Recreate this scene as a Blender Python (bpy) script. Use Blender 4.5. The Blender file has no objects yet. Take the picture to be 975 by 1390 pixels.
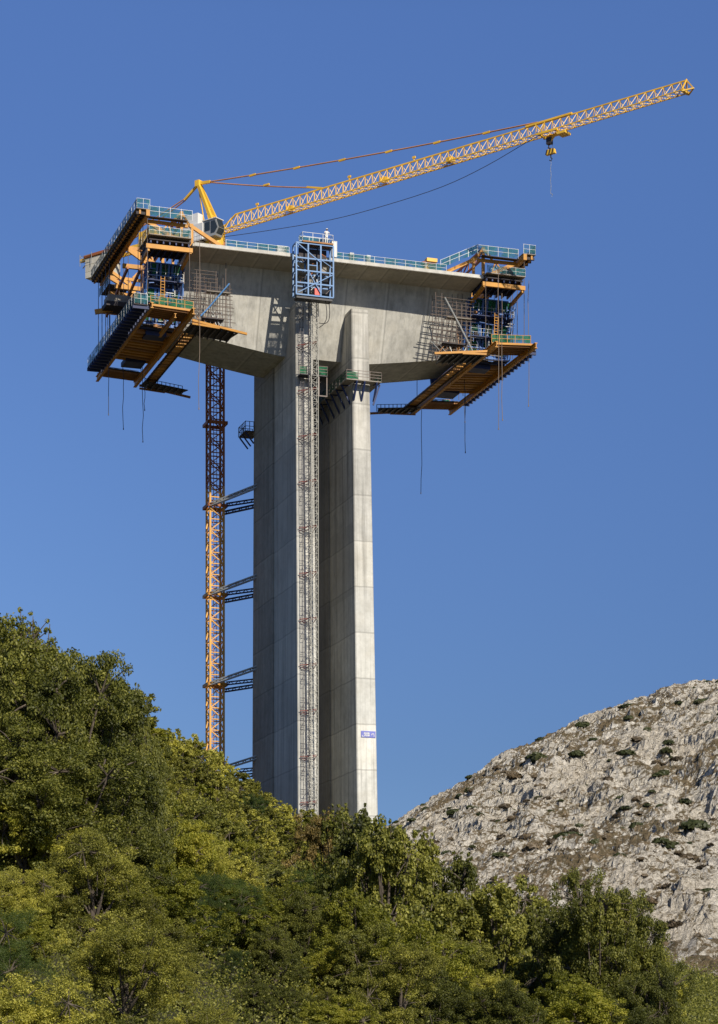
import bpy, bmesh, math, random
from mathutils import Vector, Matrix, noise

R = random.Random(7)
S = 0.66                       # design units -> metres
CA, SA = 0.950, 0.313          # bridge axis direction
scene = bpy.context.scene
COL = scene.collection

def T(p):
    """bridge coordinates (along, across, height) -> world metres"""
    u, v, z = p
    return Vector(((-3.43 + CA*u - SA*v)*S, (412 + SA*u + CA*v)*S, z*S))

def TW(p):
    return Vector((p[0]*S, p[1]*S, p[2]*S))

def tag(o, label=None, cat=None, group=None, kind=None):
    if label: o['label'] = label
    if cat: o['category'] = cat
    if group: o['group'] = group
    if kind: o['kind'] = kind
    return o

def thing(name, label, cat, loc, group=None, tf=T):
    o = bpy.data.objects.new(name, None)
    o.empty_display_size = 0.3
    o.location = tf(loc)
    COL.objects.link(o)
    return tag(o, label, cat, group)

def abs_loc(o):
    v = Vector(o.location)
    while o.parent:
        o = o.parent
        v += o.location
    return v

class MB:
    def __init__(s, tf=T):
        s.v = []; s.f = []; s.tf = tf
    def poly(s, pts, faces):
        n = len(s.v)
        s.v += [Vector(p) for p in pts]
        s.f += [tuple(n+i for i in f) for f in faces]
        return s
    def box(s, a, b):
        x0, x1 = sorted((a[0], b[0])); y0, y1 = sorted((a[1], b[1])); z0, z1 = sorted((a[2], b[2]))
        return s.poly([(x0,y0,z0),(x1,y0,z0),(x1,y1,z0),(x0,y1,z0),(x0,y0,z1),(x1,y0,z1),(x1,y1,z1),(x0,y1,z1)],
                      [(0,3,2,1),(4,5,6,7),(0,1,5,4),(1,2,6,5),(2,3,7,6),(3,0,4,7)])
    def beam(s, a, b, w, h=None, up=(0,0,1)):
        h = h or w
        a = Vector(a); b = Vector(b); d = (b-a).normalized()
        up = Vector(up)
        if abs(d.dot(up)) > .98: up = Vector((1,0,0))
        sx = d.cross(up).normalized(); sz = sx.cross(d).normalized()
        pts = []
        for q in (a, b):
            for i, j in ((-1,-1),(1,-1),(1,1),(-1,1)):
                pts.append(q + sx*(i*w/2) + sz*(j*h/2))
        return s.poly(pts, [(0,3,2,1),(4,5,6,7),(0,1,5,4),(1,2,6,5),(2,3,7,6),(3,0,4,7)])
    def ibeam(s, a, b, w, h, t=None):
        """I section: two flanges and a web"""
        t = t or h*.12
        a = Vector(a); b = Vector(b)
        up = Vector((0,0,1))
        s.beam(a+up*(h/2-t/2), b+up*(h/2-t/2), w, t)
        s.beam(a-up*(h/2-t/2), b-up*(h/2-t/2), w, t)
        s.beam(a, b, w*.25, h-2*t-.004)
        return s
    def tube(s, pts, r, n=6, r2=None):
        pts = [Vector(p) for p in pts]
        m = len(pts); base = len(s.v)
        for i, p in enumerate(pts):
            d = (pts[min(i+1,m-1)]-pts[max(i-1,0)]).normalized()
            up = Vector((0,0,1)) if abs(d.z) < .95 else Vector((1,0,0))
            a = d.cross(up).normalized(); b = a.cross(d)
            rr = r if r2 is None else r+(r2-r)*i/(m-1)
            for k in range(n):
                t = 2*math.pi*k/n
                s.v.append(p + a*math.cos(t)*rr + b*math.sin(t)*rr)
        for i in range(m-1):
            for k in range(n):
                s.f.append((base+i*n+k, base+i*n+(k+1)%n, base+(i+1)*n+(k+1)%n, base+(i+1)*n+k))
        s.f.append(tuple(base+k for k in range(n))[::-1])
        s.f.append(tuple(base+(m-1)*n+k for k in range(n)))
        return s
    def build(s, name, mat, parent=None, smooth=False, label=None):
        off = abs_loc(parent) if parent else None
        w = [s.tf(p) for p in s.v]
        if off is None:
            c = Vector((0,0,0))
            for p in w: c += p
            c /= len(w)
            c.z = min(p.z for p in w)
            off = c
        me = bpy.data.meshes.new(name)
        me.from_pydata([p-off for p in w], [], s.f)
        me.materials.append(mat)
        if smooth:
            for p in me.polygons: p.use_smooth = True
        me.update()
        o = bpy.data.objects.new(name, me)
        COL.objects.link(o)
        if parent: o.parent = parent
        else: o.location = off
        if label: o['label'] = label
        return o

# ------------------------------------------------------------------ materials
def newmat(name):
    m = bpy.data.materials.new(name); m.use_nodes = True
    nt = m.node_tree
    b = nt.nodes['Principled BSDF']
    return m, nt, b

def N(nt, t, **kw):
    n = nt.nodes.new(t)
    for k, v in kw.items():
        if k in n.inputs: n.inputs[k].default_value = v
        else: setattr(n, k, v)
    return n

def ramp(nt, src, stops):
    r = nt.nodes.new('ShaderNodeValToRGB')
    el = r.color_ramp.elements
    while len(el) < len(stops): el.new(.5)
    for e, (p, c) in zip(el, stops):
        e.position = p; e.color = (*c, 1) if len(c) == 3 else c
    nt.links.new(src, r.inputs[0])
    return r.outputs[0]

def mathn(nt, op, a, b=None, clamp=False):
    n = nt.nodes.new('ShaderNodeMath'); n.operation = op; n.use_clamp = clamp
    for i, x in enumerate((a, b)):
        if x is None: continue
        if isinstance(x, (int, float)): n.inputs[i].default_value = x
        else: nt.links.new(x, n.inputs[i])
    return n.outputs[0]

def mixc(nt, fac, a, b, mode='MIX'):
    n = nt.nodes.new('ShaderNodeMix'); n.data_type = 'RGBA'; n.blend_type = mode
    for i, x in ((0, fac), (6, a), (7, b)):
        if isinstance(x, (int, float)): n.inputs[i].default_value = x
        elif isinstance(x, tuple): n.inputs[i].default_value = (*x, 1)
        else: nt.links.new(x, n.inputs[i])
    return n.outputs[2]

def concrete(name, base, joint_z=0., joint_u=0., dark=1., z_off=0.0, streak=1.0, board=0.0, pale=False):
    """cast concrete: mottling, rain streaks, pour joints; world-aligned to the bridge axes"""
    m, nt, b = newmat(name)
    geo = N(nt, 'ShaderNodeNewGeometry')
    mp = N(nt, 'ShaderNodeMapping'); mp.vector_type = 'POINT'
    mp.inputs['Rotation'].default_value = (0, 0, -math.atan2(SA, CA))
    nt.links.new(geo.outputs['Position'], mp.inputs['Vector'])
    P = mp.outputs[0]
    n1 = N(nt, 'ShaderNodeTexNoise', Scale=.16, Detail=8.0, Roughness=.62); nt.links.new(P, n1.inputs['Vector'])
    n2 = N(nt, 'ShaderNodeTexNoise', Scale=1.3, Detail=6.0, Roughness=.7); nt.links.new(P, n2.inputs['Vector'])
    ms = N(nt, 'ShaderNodeMapping'); ms.inputs['Scale'].default_value = (1.4, 1.4, .05); nt.links.new(P, ms.inputs['Vector'])
    n3 = N(nt, 'ShaderNodeTexNoise', Scale=1.0, Detail=5.0, Roughness=.65); nt.links.new(ms.outputs[0], n3.inputs['Vector'])
    c = ramp(nt, n1.outputs[0], [(.3, tuple(x*.80 for x in base)), (.5, base), (.72, tuple(min(1, x*1.14) for x in base))])
    f2 = ramp(nt, n2.outputs[0], [(.32, (.84,.84,.83)), (.6, (1.04,1.04,1.04))])
    c = mixc(nt, 1.0, c, f2, 'MULTIPLY')
    f3 = ramp(nt, n3.outputs[0], [(.30, (1-.30*streak,)*3), (.52, (1,1,1)), (.8, (1.08,1.08,1.06))])
    c = mixc(nt, 1.0, c, f3, 'MULTIPLY')
    # long dark drips from the joints, narrow and uneven
    md = N(nt, 'ShaderNodeMapping'); md.inputs['Scale'].default_value = (3.6, 3.6, .11); nt.links.new(P, md.inputs['Vector'])
    nd = N(nt, 'ShaderNodeTexNoise', Scale=1.0, Detail=3.0, Roughness=.5); nt.links.new(md.outputs[0], nd.inputs['Vector'])
    fd = ramp(nt, nd.outputs[0], [(.60, (0,0,0)), (.72, (.40,.40,.40))])
    c = mixc(nt, fd, c, tuple(x*.55 for x in base))
    # brown stains
    n4 = N(nt, 'ShaderNodeTexNoise', Scale=.35, Detail=4.0); nt.links.new(P, n4.inputs['Vector'])
    fs = ramp(nt, n4.outputs[0], [(.52, (0,0,0)), (.75, (.35,.35,.35))])
    c = mixc(nt, fs, c, (base[0]*.82, base[1]*.76, base[2]*.66))
    sep = N(nt, 'ShaderNodeSeparateXYZ'); nt.links.new(P, sep.inputs[0])
    wob = N(nt, 'ShaderNodeTexNoise', Scale=.6, Detail=3.0); nt.links.new(P, wob.inputs['Vector'])
    wv = mathn(nt, 'MULTIPLY', mathn(nt, 'SUBTRACT', wob.outputs[0], .5), .25)
    if pale:      # lower lifts are newer-looking and paler
        lo = ramp(nt, mathn(nt, 'MULTIPLY', sep.outputs[2], .01), [(.45, (1.22,1.25,1.27)), (.80, (1.0,1.0,1.0))])
        c = mixc(nt, 1.0, c, lo, 'MULTIPLY')
    def lines(coord, period, off, width, amt, col):
        nonlocal c
        q = mathn(nt, 'ADD', mathn(nt, 'ADD', coord, wv) if period == joint_z else coord, off+1000*period)
        q = mathn(nt, 'FRACT', mathn(nt, 'DIVIDE', q, period))
        d = mathn(nt, 'MULTIPLY', mathn(nt, 'ABSOLUTE', mathn(nt, 'SUBTRACT', q, .5)), period)
        fac = mathn(nt, 'LESS_THAN', d, width)
        fac = mathn(nt, 'MULTIPLY', fac, amt)
        fac = mathn(nt, 'MULTIPLY', fac, mathn(nt, 'ADD', n2.outputs[0], .35), clamp=True)
        c = mixc(nt, fac, c, col)
        # lighter / darker pours: alternate tone per lift
    if joint_z:
        lines(sep.outputs[2], joint_z, z_off, .08, .5, tuple(x*.42 for x in base))
        lines(sep.outputs[2], joint_z, z_off+.22, .12, .2, tuple(min(1,x*1.3) for x in base))
        q = mathn(nt, 'FLOOR', mathn(nt, 'DIVIDE', mathn(nt, 'ADD', sep.outputs[2], z_off+joint_z*1000.5), joint_z))
        wn = N(nt, 'ShaderNodeTexWhiteNoise'); wn.noise_dimensions = '1D'; nt.links.new(q, wn.inputs['W'])
        t = ramp(nt, wn.outputs[0], [(0, (.90,.90,.90)), (1, (1.08,1.07,1.05))])
        c = mixc(nt, 1.0, c, t, 'MULTIPLY')
    if joint_u:
        lines(sep.outputs[0], joint_u, 2.2, .07, .6, tuple(x*.5 for x in base))
        lines(sep.outputs[0], joint_u, 2.45, .10, .5, tuple(min(1,x*1.25) for x in base))
    if board:
        lines(sep.outputs[0], board, 0.3, .025, .35, tuple(x*.6 for x in base))
    nt.links.new(c, b.inputs['Base Color'])
    b.inputs['Roughness'].default_value = .88
    b.inputs['Specular IOR Level'].default_value = .25
    bp = N(nt, 'ShaderNodeBump', Strength=.35, Distance=.05); nt.links.new(n2.outputs[0], bp.inputs['Height'])
    nt.links.new(bp.outputs[0], b.inputs['Normal'])
    return m

def paint(name, col, rough=.5, metal=0., wear=.35, dirt=(.12,.08,.05), scale=1.2):
    m, nt, b = newmat(name)
    geo = N(nt, 'ShaderNodeNewGeometry')
    n1 = N(nt, 'ShaderNodeTexNoise', Scale=scale, Detail=7.0, Roughness=.7); nt.links.new(geo.outputs['Position'], n1.inputs['Vector'])
    n2 = N(nt, 'ShaderNodeTexNoise', Scale=scale*.3, Detail=3.0); nt.links.new(geo.outputs['Position'], n2.inputs['Vector'])
    f = ramp(nt, n1.outputs[0], [(.50, (0,0,0)), (.78, (wear,)*3)])
    c = mixc(nt, f, col, dirt)
    g = ramp(nt, n2.outputs[0], [(.3, (.82,.82,.82)), (.7, (1.1,1.1,1.1))])
    c = mixc(nt, 1.0, c, g, 'MULTIPLY')
    nt.links.new(c, b.inputs['Base Color'])
    b.inputs['Roughness'].default_value = rough
    b.inputs['Metallic'].default_value = metal
    return m

def netting(name, col, alpha=.55, cell=.12):
    m, nt, b = newmat(name)
    geo = N(nt, 'ShaderNodeNewGeometry')
    n1 = N(nt, 'ShaderNodeTexNoise', Scale=1.6, Detail=4.0); nt.links.new(geo.outputs['Position'], n1.inputs['Vector'])
    c = ramp(nt, n1.outputs[0], [(.3, tuple(x*.55 for x in col)), (.65, col)])
    nt.links.new(c, b.inputs['Base Color']); b.inputs['Roughness'].default_value = .9
    vo = N(nt, 'ShaderNodeTexVoronoi', Scale=1/cell); nt.links.new(geo.outputs['Position'], vo.inputs['Vector'])
    a = ramp(nt, vo.outputs['Distance'], [(.0, (alpha-.35,)*3), (.6, (min(1,alpha+.35),)*3)])
    n3 = N(nt, 'ShaderNodeTexNoise', Scale=.9, Detail=3.0); nt.links.new(geo.outputs['Position'], n3.inputs['Vector'])
    torn = ramp(nt, n3.outputs[0], [(.38, (.35,.35,.35)), (.50, (1,1,1))])
    a = mathn(nt, 'MULTIPLY', a, torn)
    nt.links.new(a, b.inputs['Alpha'])
    return m

def leafmat(name, c0, c1, c2, trans=.35):
    m, nt, b = newmat(name)
    geo = N(nt, 'ShaderNodeNewGeometry'); oi = N(nt, 'ShaderNodeObjectInfo')
    tc = N(nt, 'ShaderNodeTexCoord')
    n1 = N(nt, 'ShaderNodeTexNoise', Scale=3.2, Detail=4.0, Roughness=.6); nt.links.new(tc.outputs['Object'], n1.inputs['Vector'])
    r = mathn(nt, 'ADD', mathn(nt, 'MULTIPLY', geo.outputs['Random Per Island'], .32),
              mathn(nt, 'MULTIPLY', n1.outputs[0], .85))
    r = mathn(nt, 'ADD', r, mathn(nt, 'MULTIPLY', mathn(nt, 'SUBTRACT', oi.outputs['Random'], .5), .30))
    c = ramp(nt, r, [(.25, c0), (.58, c1), (.90, c2)])
    out = nt.nodes['Material Output']
    b.inputs['Roughness'].default_value = .5
    b.inputs['Specular IOR Level'].default_value = .35
    nt.links.new(c, b.inputs['Base Color'])
    tr = N(nt, 'ShaderNodeBsdfTranslucent'); 
    c2n = mixc(nt, 1.0, c, (1.25, 1.35, .55), 'MULTIPLY')
    nt.links.new(c2n, tr.inputs['Color'])
    ms = N(nt, 'ShaderNodeMixShader'); ms.inputs[0].default_value = trans
    nt.links.new(b.outputs[0], ms.inputs[1]); nt.links.new(tr.outputs[0], ms.inputs[2])
    nt.links.new(ms.outputs[0], out.inputs['Surface'])
    return m

M = {}
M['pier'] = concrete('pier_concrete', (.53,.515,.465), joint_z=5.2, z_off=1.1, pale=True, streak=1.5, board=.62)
M['pier_shade'] = concrete('shaded_pier_concrete', (.32,.305,.265), joint_z=5.2, z_off=1.1)  # shade on the rear leaf walls, put into a darker base colour
M['web'] = concrete('web_concrete', (.52,.505,.45), joint_u=5.0, streak=1.0, board=1.25)
M['slab'] = concrete('slab_concrete', (.50,.455,.375), joint_u=2.5, streak=.3)
M['kerb'] = concrete('kerb_concrete', (.62,.60,.54), streak=.5)
M['ballast'] = concrete('ballast_concrete', (.68,.64,.53), streak=.7)
M['yellow'] = paint('crane_yellow', (.84,.50,.045), .45, wear=.3, dirt=(.45,.24,.06))
M['yellow2'] = paint('traveller_yellow', (.58,.26,.018), .55, wear=.5, dirt=(.18,.08,.03))
M['rust_and_shade'] = paint('mast_shade_orange', (.38,.12,.035), .6, wear=.5, dirt=(.14,.05,.03))  # rusty orange; on the upper mast it also carries the bridge's shade
M['mastyellow'] = paint('mast_yellow', (.74,.38,.055), .5, wear=.45, dirt=(.40,.16,.05))
M['timber'] = paint('timber_joist', (.38,.18,.06), .75, wear=.5, dirt=(.15,.08,.04))
M['ply'] = paint('dark_formply', (.035,.028,.03), .7, wear=.4, dirt=(.10,.07,.05))
M['navy'] = paint('navy_steel', (.014,.028,.10), .6, wear=.2, dirt=(.02,.02,.03))
M['blue'] = paint('blue_steel', (.05,.15,.42), .5, wear=.35, dirt=(.20,.25,.33))
M['blue2'] = paint('bright_blue_steel', (.075,.21,.44), .4, wear=.25, dirt=(.3,.38,.45))
M['steel'] = paint('galvanised_steel', (.42,.43,.41), .45, metal=.3, wear=.4, dirt=(.2,.17,.13))
M['dsteel'] = paint('weathered_tube', (.16,.13,.11), .55, metal=.2, wear=.5, dirt=(.22,.12,.07))
M['mast'] = paint('dusty_galvanised', (.36,.35,.30), .6, wear=.5, dirt=(.2,.15,.1))
M['black'] = paint('dark_steel', (.03,.028,.03), .5, wear=.3, dirt=(.08,.05,.03))
M['red'] = paint('red_paint', (.28,.06,.04), .6, wear=.4)
M['redbox'] = paint('red_cabinet', (.75,.10,.07), .5, wear=.1)
M['white'] = paint('white_paint', (.72,.72,.70), .5, wear=.3, dirt=(.4,.38,.34))
M['rope'] = paint('rope_fibre', (.22,.17,.13), .8, wear=.3)
M['cable'] = paint('pendant_steel', (.55,.26,.10), .6, wear=.4)
M['dcable'] = paint('dark_cable', (.04,.04,.05), .6, wear=.1)
M['glass'] = paint('cab_glass', (.03,.04,.045), .08, wear=0.)
M['net'] = netting('teal_netting', (.025,.15,.16), .55)
M['gnet'] = netting('green_netting', (.015,.15,.065), .80)
M['dnet'] = netting('shade_mesh', (.03,.035,.05), .45)
M['darktube'] = paint('thin_dark_tube', (.05,.045,.055), .5, wear=.2)
M['signblue'] = paint('sign_blue', (.16,.18,.52), .5, wear=.1)
M['plank'] = paint('plank_grey', (.30,.27,.22), .8, wear=.5)

# ------------------------------------------------------------------ the bridge
def lerp(a, b, t): return a+(b-a)*t
def soffit(u):
    d = max(0, abs(u-.2)-7.5)
    return 129.3 + .125*d + .0018*d*d

br = thing('concrete_bridge_pier', 'tall twin-leaf grey concrete bridge pier carrying a short cantilevered deck', 'bridge', (.2, 17, 38))
# pier leaves
ZT = 136.8; ZB = 34.0
def leaf(u0t, u1t, u0b, u1b):
    pl = thing_part = bpy.data.objects.new('pier_leaf', None)
    COL.objects.link(pl); pl.parent = br; pl.location = T((lerp(u0b,u1b,.5), 17, ZB))-abs_loc(br)
    def prism(nm, fn, mat):
        rings = []
        for k in range(13):
            t = k/12; z = lerp(ZT, ZB, t)
            rings.append([(x, y, z) for x, y in fn(lerp(u0t, u0b, t), lerp(u1t, u1b, t), lerp(4.5, 2.4, t), lerp(29.5, 31.0, t))])
        n = len(rings[0]); faces = [tuple(range(n))]
        for i in range(12):
            for k in range(n): faces.append((i*n+k, (i+1)*n+k, (i+1)*n+(k+1)%n, i*n+(k+1)%n))
        faces.append(tuple(12*n+k for k in range(n))[::-1])
        MB().poly([p for r in rings for p in r], faces).build(nm, mat, pl)
    c = .16; st = .28; vs = 17.4
    prism('front_wall', lambda a, b, vf, vr: [(a+c, vf), (b-c, vf), (b, vf+c), (b, vs), (a, vs), (a, vf+c)], M['pier'])
    prism('rear_wall', lambda a, b, vf, vr: [(a-st, vs+.003), (b+st, vs+.003), (b+st, vr-c), (b+st-c, vr), (a-st+c, vr), (a-st, vr-c)], M['pier_shade'])
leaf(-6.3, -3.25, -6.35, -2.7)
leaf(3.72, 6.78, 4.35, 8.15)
# box girder (webs and soffit)
ns = 60; U0, U1 = -25.5, 26.4
mb = MB(); n = 4; pts = []
for i in range(ns+1):
    u = lerp(U0, U1, i/ns); s = soffit(u)
    pts += [(u, 6.0, 142.38), (u, 28.0, 142.38), (u, 23.5, s), (u, 10.5, s)]
faces = [(0,1,2,3), tuple(ns*4+k for k in (3,2,1,0))]
for i in range(ns):
    for k in range(4):
        faces.append((i*4+k, (i+1)*4+k, (i+1)*4+(k+1)%4, i*4+(k+1)%4))
mb.poly(pts, faces); mb.build('box_girder', M['web'], br)
# deck slab with haunched wings
prof = [(0, 143.25), (34, 143.25), (34, 142.78), (28.1, 142.0), (28.1, 142.36), (5.9, 142.36), (5.9, 142.0), (0, 142.78)]
prof = [(0, 143.25), (34, 143.25), (34, 142.80), (28.0, 142.384), (6.0, 142.384), (0, 142.80)]
mb = MB(); k0 = len(prof); pts = []
for u in (U0, U1): pts += [(u, v, z) for v, z in prof]
faces = [tuple(range(k0)), tuple(k0+i for i in range(k0))[::-1]]
for i in range(k0): faces.append((i, k0+i, k0+(i+1)%k0, (i+1)%k0))
mb.poly(pts, faces); mb.build('deck_slab', M['slab'], br)
for v0, v1 in ((-.06, .5), (33.5, 34.06)):
    MB().box((U0+.3, v0, 143.254), (U1-.3, v1, 143.42)).build('kerb', M['kerb'], br)
    MB().box((U0+.3, v0+(.0 if v0<1 else .5), 142.86), (U1-.3, v0+(.056 if v0<1 else .56), 143.25)).build('edge_strip', M['kerb'], br)

def railing(name, a, b, h, parent, mat_post, mat_net=None, pitch=2.0, r=.06, label=None, cat=None, group=None, top='red', rails=(.5,1.)):
    """posts, rails and net between two points"""
    a = Vector(a); b = Vector(b); L = (b-a).length; k = max(1, round(L/pitch))
    up = Vector((0,0,h))
    mb = MB()
    for i in range(k+1):
        p = a.lerp(b, i/k); mb.beam(p, p+up*(1+.04*R.random()), r*1.5)
    for q in rails: mb.beam(a+up*q, b+up*q, r*1.2)
    if parent is None:
        t = thing(name, label, cat, tuple(a), group)
        mb.build('post_and_rail', mat_post, t); fr = t
    else:
        fr = mb.build(name, mat_post, parent)
    if mat_net:
        m2 = MB()
        seg = max(1, int(L/1.2))
        pts = []
        for i in range(seg+1):
            p = a.lerp(b, i/seg)
            j = Vector((0, .02*R.uniform(-1,1), 0))
            pts += [p+up*.06+j, p+up*(.93+.05*R.random())+j]
        m2.poly(pts, [(2*i, 2*i+2, 2*i+3, 2*i+1) for i in range(seg)])
        m2.build('safety_net', mat_net, fr)
    return fr

railing('deck_railing', (-19.7, .2, 143.42), (-8.7, .2, 143.42), 1.1, None, M['steel'], M['net'], 1.9, .035,
        'teal-netted railing on the near deck edge between the crane cab and blue cage', 'railing', 'guard railings on the deck edges')
railing('deck_railing', (-1.0, .2, 143.42), (19.5, .2, 143.42), 1.15, None, M['white'], M['net'], 1.9, .035,
        'white-posted guard railing with teal net on the deck edge right of the blue hoist cage', 'railing', 'guard railings on the deck edges')
railing('deck_railing', (-22, 33.7, 143.6), (22, 33.7, 143.42), 1.15, None, M['steel'], M['net'], 1.9, .05,
        'guard railing along the far deck edge behind the deck, barely showing', 'railing', 'guard railings on the deck edges')

# ------------------------------------------------------------------ form travellers
def traveller(s, side, rl):
    U = lambda w: s*(25.95+w)+.2*(0 if s<0 else 1)
    tr = thing('form_traveller', f'yellow and blue formwork traveller clamped on the {side} end of the bridge deck', 'form traveller', (U(3), 17, 143.3),
               'formwork travellers at the two ends of the deck')
    Y = M['yellow2']
    def B(name, a, b, w, h=None, mat=None, parent=tr, i=False):
        a = (U(a[0]), a[1], a[2]); b = (U(b[0]), b[1], b[2])
        mb = MB()
        (mb.ibeam(a, b, w, h) if i else mb.beam(a, b, w, h))
        return mb.build(name, mat or Y, parent)
    # main trusses on the deck
    for v in (2.2, 15.5, 31.0):
        A, Bf, C, D, E = (.9, v, 143.8), (7.0, v, 146.9), (-.4, v, 147.0), (-6.2, v, 143.9), (.9, v, 149.0)
        mb = MB()
        g = lambda p: (U(p[0]), p[1], p[2])
        mb.beam(g(A), g(Bf), .50, .62).beam(g((-.2,v,146.75)), g((6.6,v,146.85)), .42, .5).beam(g(C), g(D), .45, .55)
        mb.beam(g((.9,v,143.3)), g((.9,v,149.1)), .48).beam(g((-.9,v,143.3)), g((-.9,v,147.2)), .40)
        mb.beam(g(C), g((.9,v,149.0)), .32).beam(g((.95,v,148.9)), g((2.6,v,147.1)), .34)
        mb.beam(g((3.2,v,146.8)), g((2.6,v,145.1)), .24).beam(g((3.2,v,146.8)), g((4.3,v,145.3)), .24)
        mb.beam(g((-6.9,v,143.55)), g((1.6,v,143.55)), .7, .3)
        t = mb.build('main_truss', Y, tr)
        MB().box((U(.2), v-.5, 143.3), (U(1.7), v+.5, 143.75)).build('jack_shoe', M['black'], t)
    # portal between the trusses
    mb = MB(); pv = [2.2+ (31-2.2)*i/8 for i in range(9)]
    for z in (147.2, 148.9): mb.beam((U(.9), 2.5, z), (U(.9), 30.7, z), .3)
    for i in range(8):
        z0, z1 = (147.2, 148.9) if i % 2 else (148.9, 147.2)
        mb.beam((U(.9), pv[i], z0), (U(.9), pv[i+1], z1), .2)
        mb.beam((U(.9), pv[i], 147.2), (U(.9), pv[i], 148.9), .16)
    mb.build('portal_lattice', M['rust_and_shade'], tr)
    # front cross beam with ribs, walkway on top
    fb = MB(); fb.beam((U(7.4), -1.2, 147.0), (U(7.4), 35.2, 147.0), .62, 1.0).beam((U(8.7), -1.0, 147.1), (U(8.7), 35.0, 147.1), .3, .7)
    fbo = fb.build('front_cross_beam', Y, tr)
    for i in range(25 if s < 0 else 25):
        v = -.8 + i*1.45
        MB().box((U(7.75), v, 146.75), (U(9.3), v+.35, 147.2)).build('walkway_bracket', M['ply'], fbo)
    MB().box((U(7.0), -1.2, 147.52), (U(9.4), 35, 147.62)).build('walkway_deck', M['plank'], tr)
    railing('railing', (U(9.3), -1.2, 147.6), (U(9.3), 35, 147.6), 1.5, tr, M['steel'], M['net'], 1.9, .035)
    railing('railing', (U(9.3), -1.2, 147.6), (U(7.1), -1.2, 147.6), 1.6, tr, M['white'], M['net'], 1.2, .035)
    # upper side walkway over the truss, near side
    MB().box((U(.2), .8, 147.15), (U(6.9), 1.9, 147.25)).build('walkway_deck', M['ply'], tr)
    railing('railing', (U(-.6), .8, 147.25), (U(6.9), .8, 147.25), 1.7, tr, M['white'], M['net'], 1.7, .04, rails=(.5,.97))
    # sloping stair with white rails
    if s > 0: railing('stair_railing', (U(-7.6), .5, 143.9), (U(-.8), .5, 147.3), 1.5, tr, M['white'], M['net'], 1.9, .045)
    # wing formwork
    MB().box((U(.15), -1.6, 143.35), (U(7.3), 6.2, 143.5)).build('wing_form_deck', M['plank'], tr)
    for v0, v1 in ((-.9, 5.9), (28.1, 34.9)):
        mb = MB()
        mb.poly([(U(.1), v0, 142.75), (U(7.1), v0, 142.75), (U(7.1), v1, 142.3), (U(.1), v1, 142.3),
                 (U(.1), v0, 142.95), (U(7.1), v0, 142.95), (U(7.1), v1, 142.5), (U(.1), v1, 142.5)],
                [(0,3,2,1),(4,5,6,7),(0,1,5,4),(1,2,6,5),(2,3,7,6),(3,0,4,7)])
        wf = mb.build('wing_formwork', M['ply'], tr)
        for i in range(7):
            w = .4+i*1.07
            MB().beam((U(w), v0+.1, 142.5), (U(w), v1, 142.0), .22, .45).build('joist', M['navy'], wf)
    B('longitudinal_beam', (-.3, -.5, 141.75), (7.6, -.5, 141.75), .5, .72)
    B('longitudinal_beam', (-.3, 34.4, 141.75), (7.6, 34.4, 141.75), .5, .72)
    B('cross_bracket', (.1, -.6, 141.5), (.1, 5.6, 140.6), .45, .6)
    B('cross_bracket', (7.2, -.6, 141.2), (7.2, 5.0, 140.6), .4, .5)
    railing('railing', (U(.2), -1.5, 143.5), (U(7.3), -1.5, 143.5), 1.3, tr, M['steel'], M['net'], 1.8, .03)
    railing('railing', (U(7.3), -1.5, 143.5), (U(7.3), 5.8, 143.5), 1.3, tr, M['steel'], M['net'], 1.8, .03)
    Uf = lambda w: U(w*(.88 if s < 0 else 1.1))
    # web formwork, near: inclined panel, walers, green net bays, gangways
    fv = lambda z, o: lerp(5.6, 10.1, (142.2-z)/12.4) - o
    for far in (0, 1):
        q = (lambda v: 34-v) if far else (lambda v: v)
        mb = MB(); a, b = Uf(-.5), Uf(7.0)
        mb.poly([(a, q(fv(141.2,0)), 141.2), (b, q(fv(141.2,0)), 141.2), (b, q(fv(131.2,0)), 131.2), (a, q(fv(131.2,0)), 131.2),
                 (a, q(fv(141.2,.5)), 141.2), (b, q(fv(141.2,.5)), 141.2), (b, q(fv(131.2,.5)), 131.2), (a, q(fv(131.2,.5)), 131.2)],
                [(0,3,2,1),(4,5,6,7),(0,1,5,4),(1,2,6,5),(2,3,7,6),(3,0,4,7)])
        pn = mb.build('web_form_panel', M['navy'], tr)
        for w in (.25, 1.9, 2.6, 4.2, 4.9, 6.6):
            for za, zb in ((141.0, 138.2), (137.3, 131.8)):
                MB().beam((Uf(w), q(fv(za,.85)), za), (Uf(w), q(fv(zb,.85)), zb), .36, .35, up=(0,1,0)).build('waler', M['blue'], pn)
        for za, zb in ((141.0, 139.4), (137.2, 135.2), (134.4, 132.4)):
            for w0, w1 in ((.4, 1.8), (2.7, 4.1), (5.0, 6.5)):
                m2 = MB(); m2.poly([(Uf(w0), q(fv(za,.98)), za), (Uf(w1), q(fv(za,.98)), za), (Uf(w1), q(fv(zb,.98)), zb), (Uf(w0), q(fv(zb,.98)), zb)], [(0,1,2,3)])
                m2.build('green_net', M['gnet'], pn)
        for z in (138.0, 134.7):
            MB().box((Uf(.0), q(fv(z,.9)), z), (Uf(6.9), q(fv(z,2.6)), z+.15)).build('gangway', M['navy'], tr)
            fr = railing('railing', (Uf(.0), q(fv(z,2.6)), z+.15), (Uf(6.9), q(fv(z,2.6)), z+.15), 1.3, tr, M['steel'], None, 1.7, .035)
        for z in (141.05, 139.2, 137.25, 135.0, 133.4, 131.9):
            MB().beam((Uf(.0), q(fv(z,1.05)), z), (Uf(6.9), q(fv(z,1.05)), z), .16, .2).build('cross_waler', M['blue'], pn)
    # end bulkhead of the formwork, blue lattice
    mb = MB()
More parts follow.
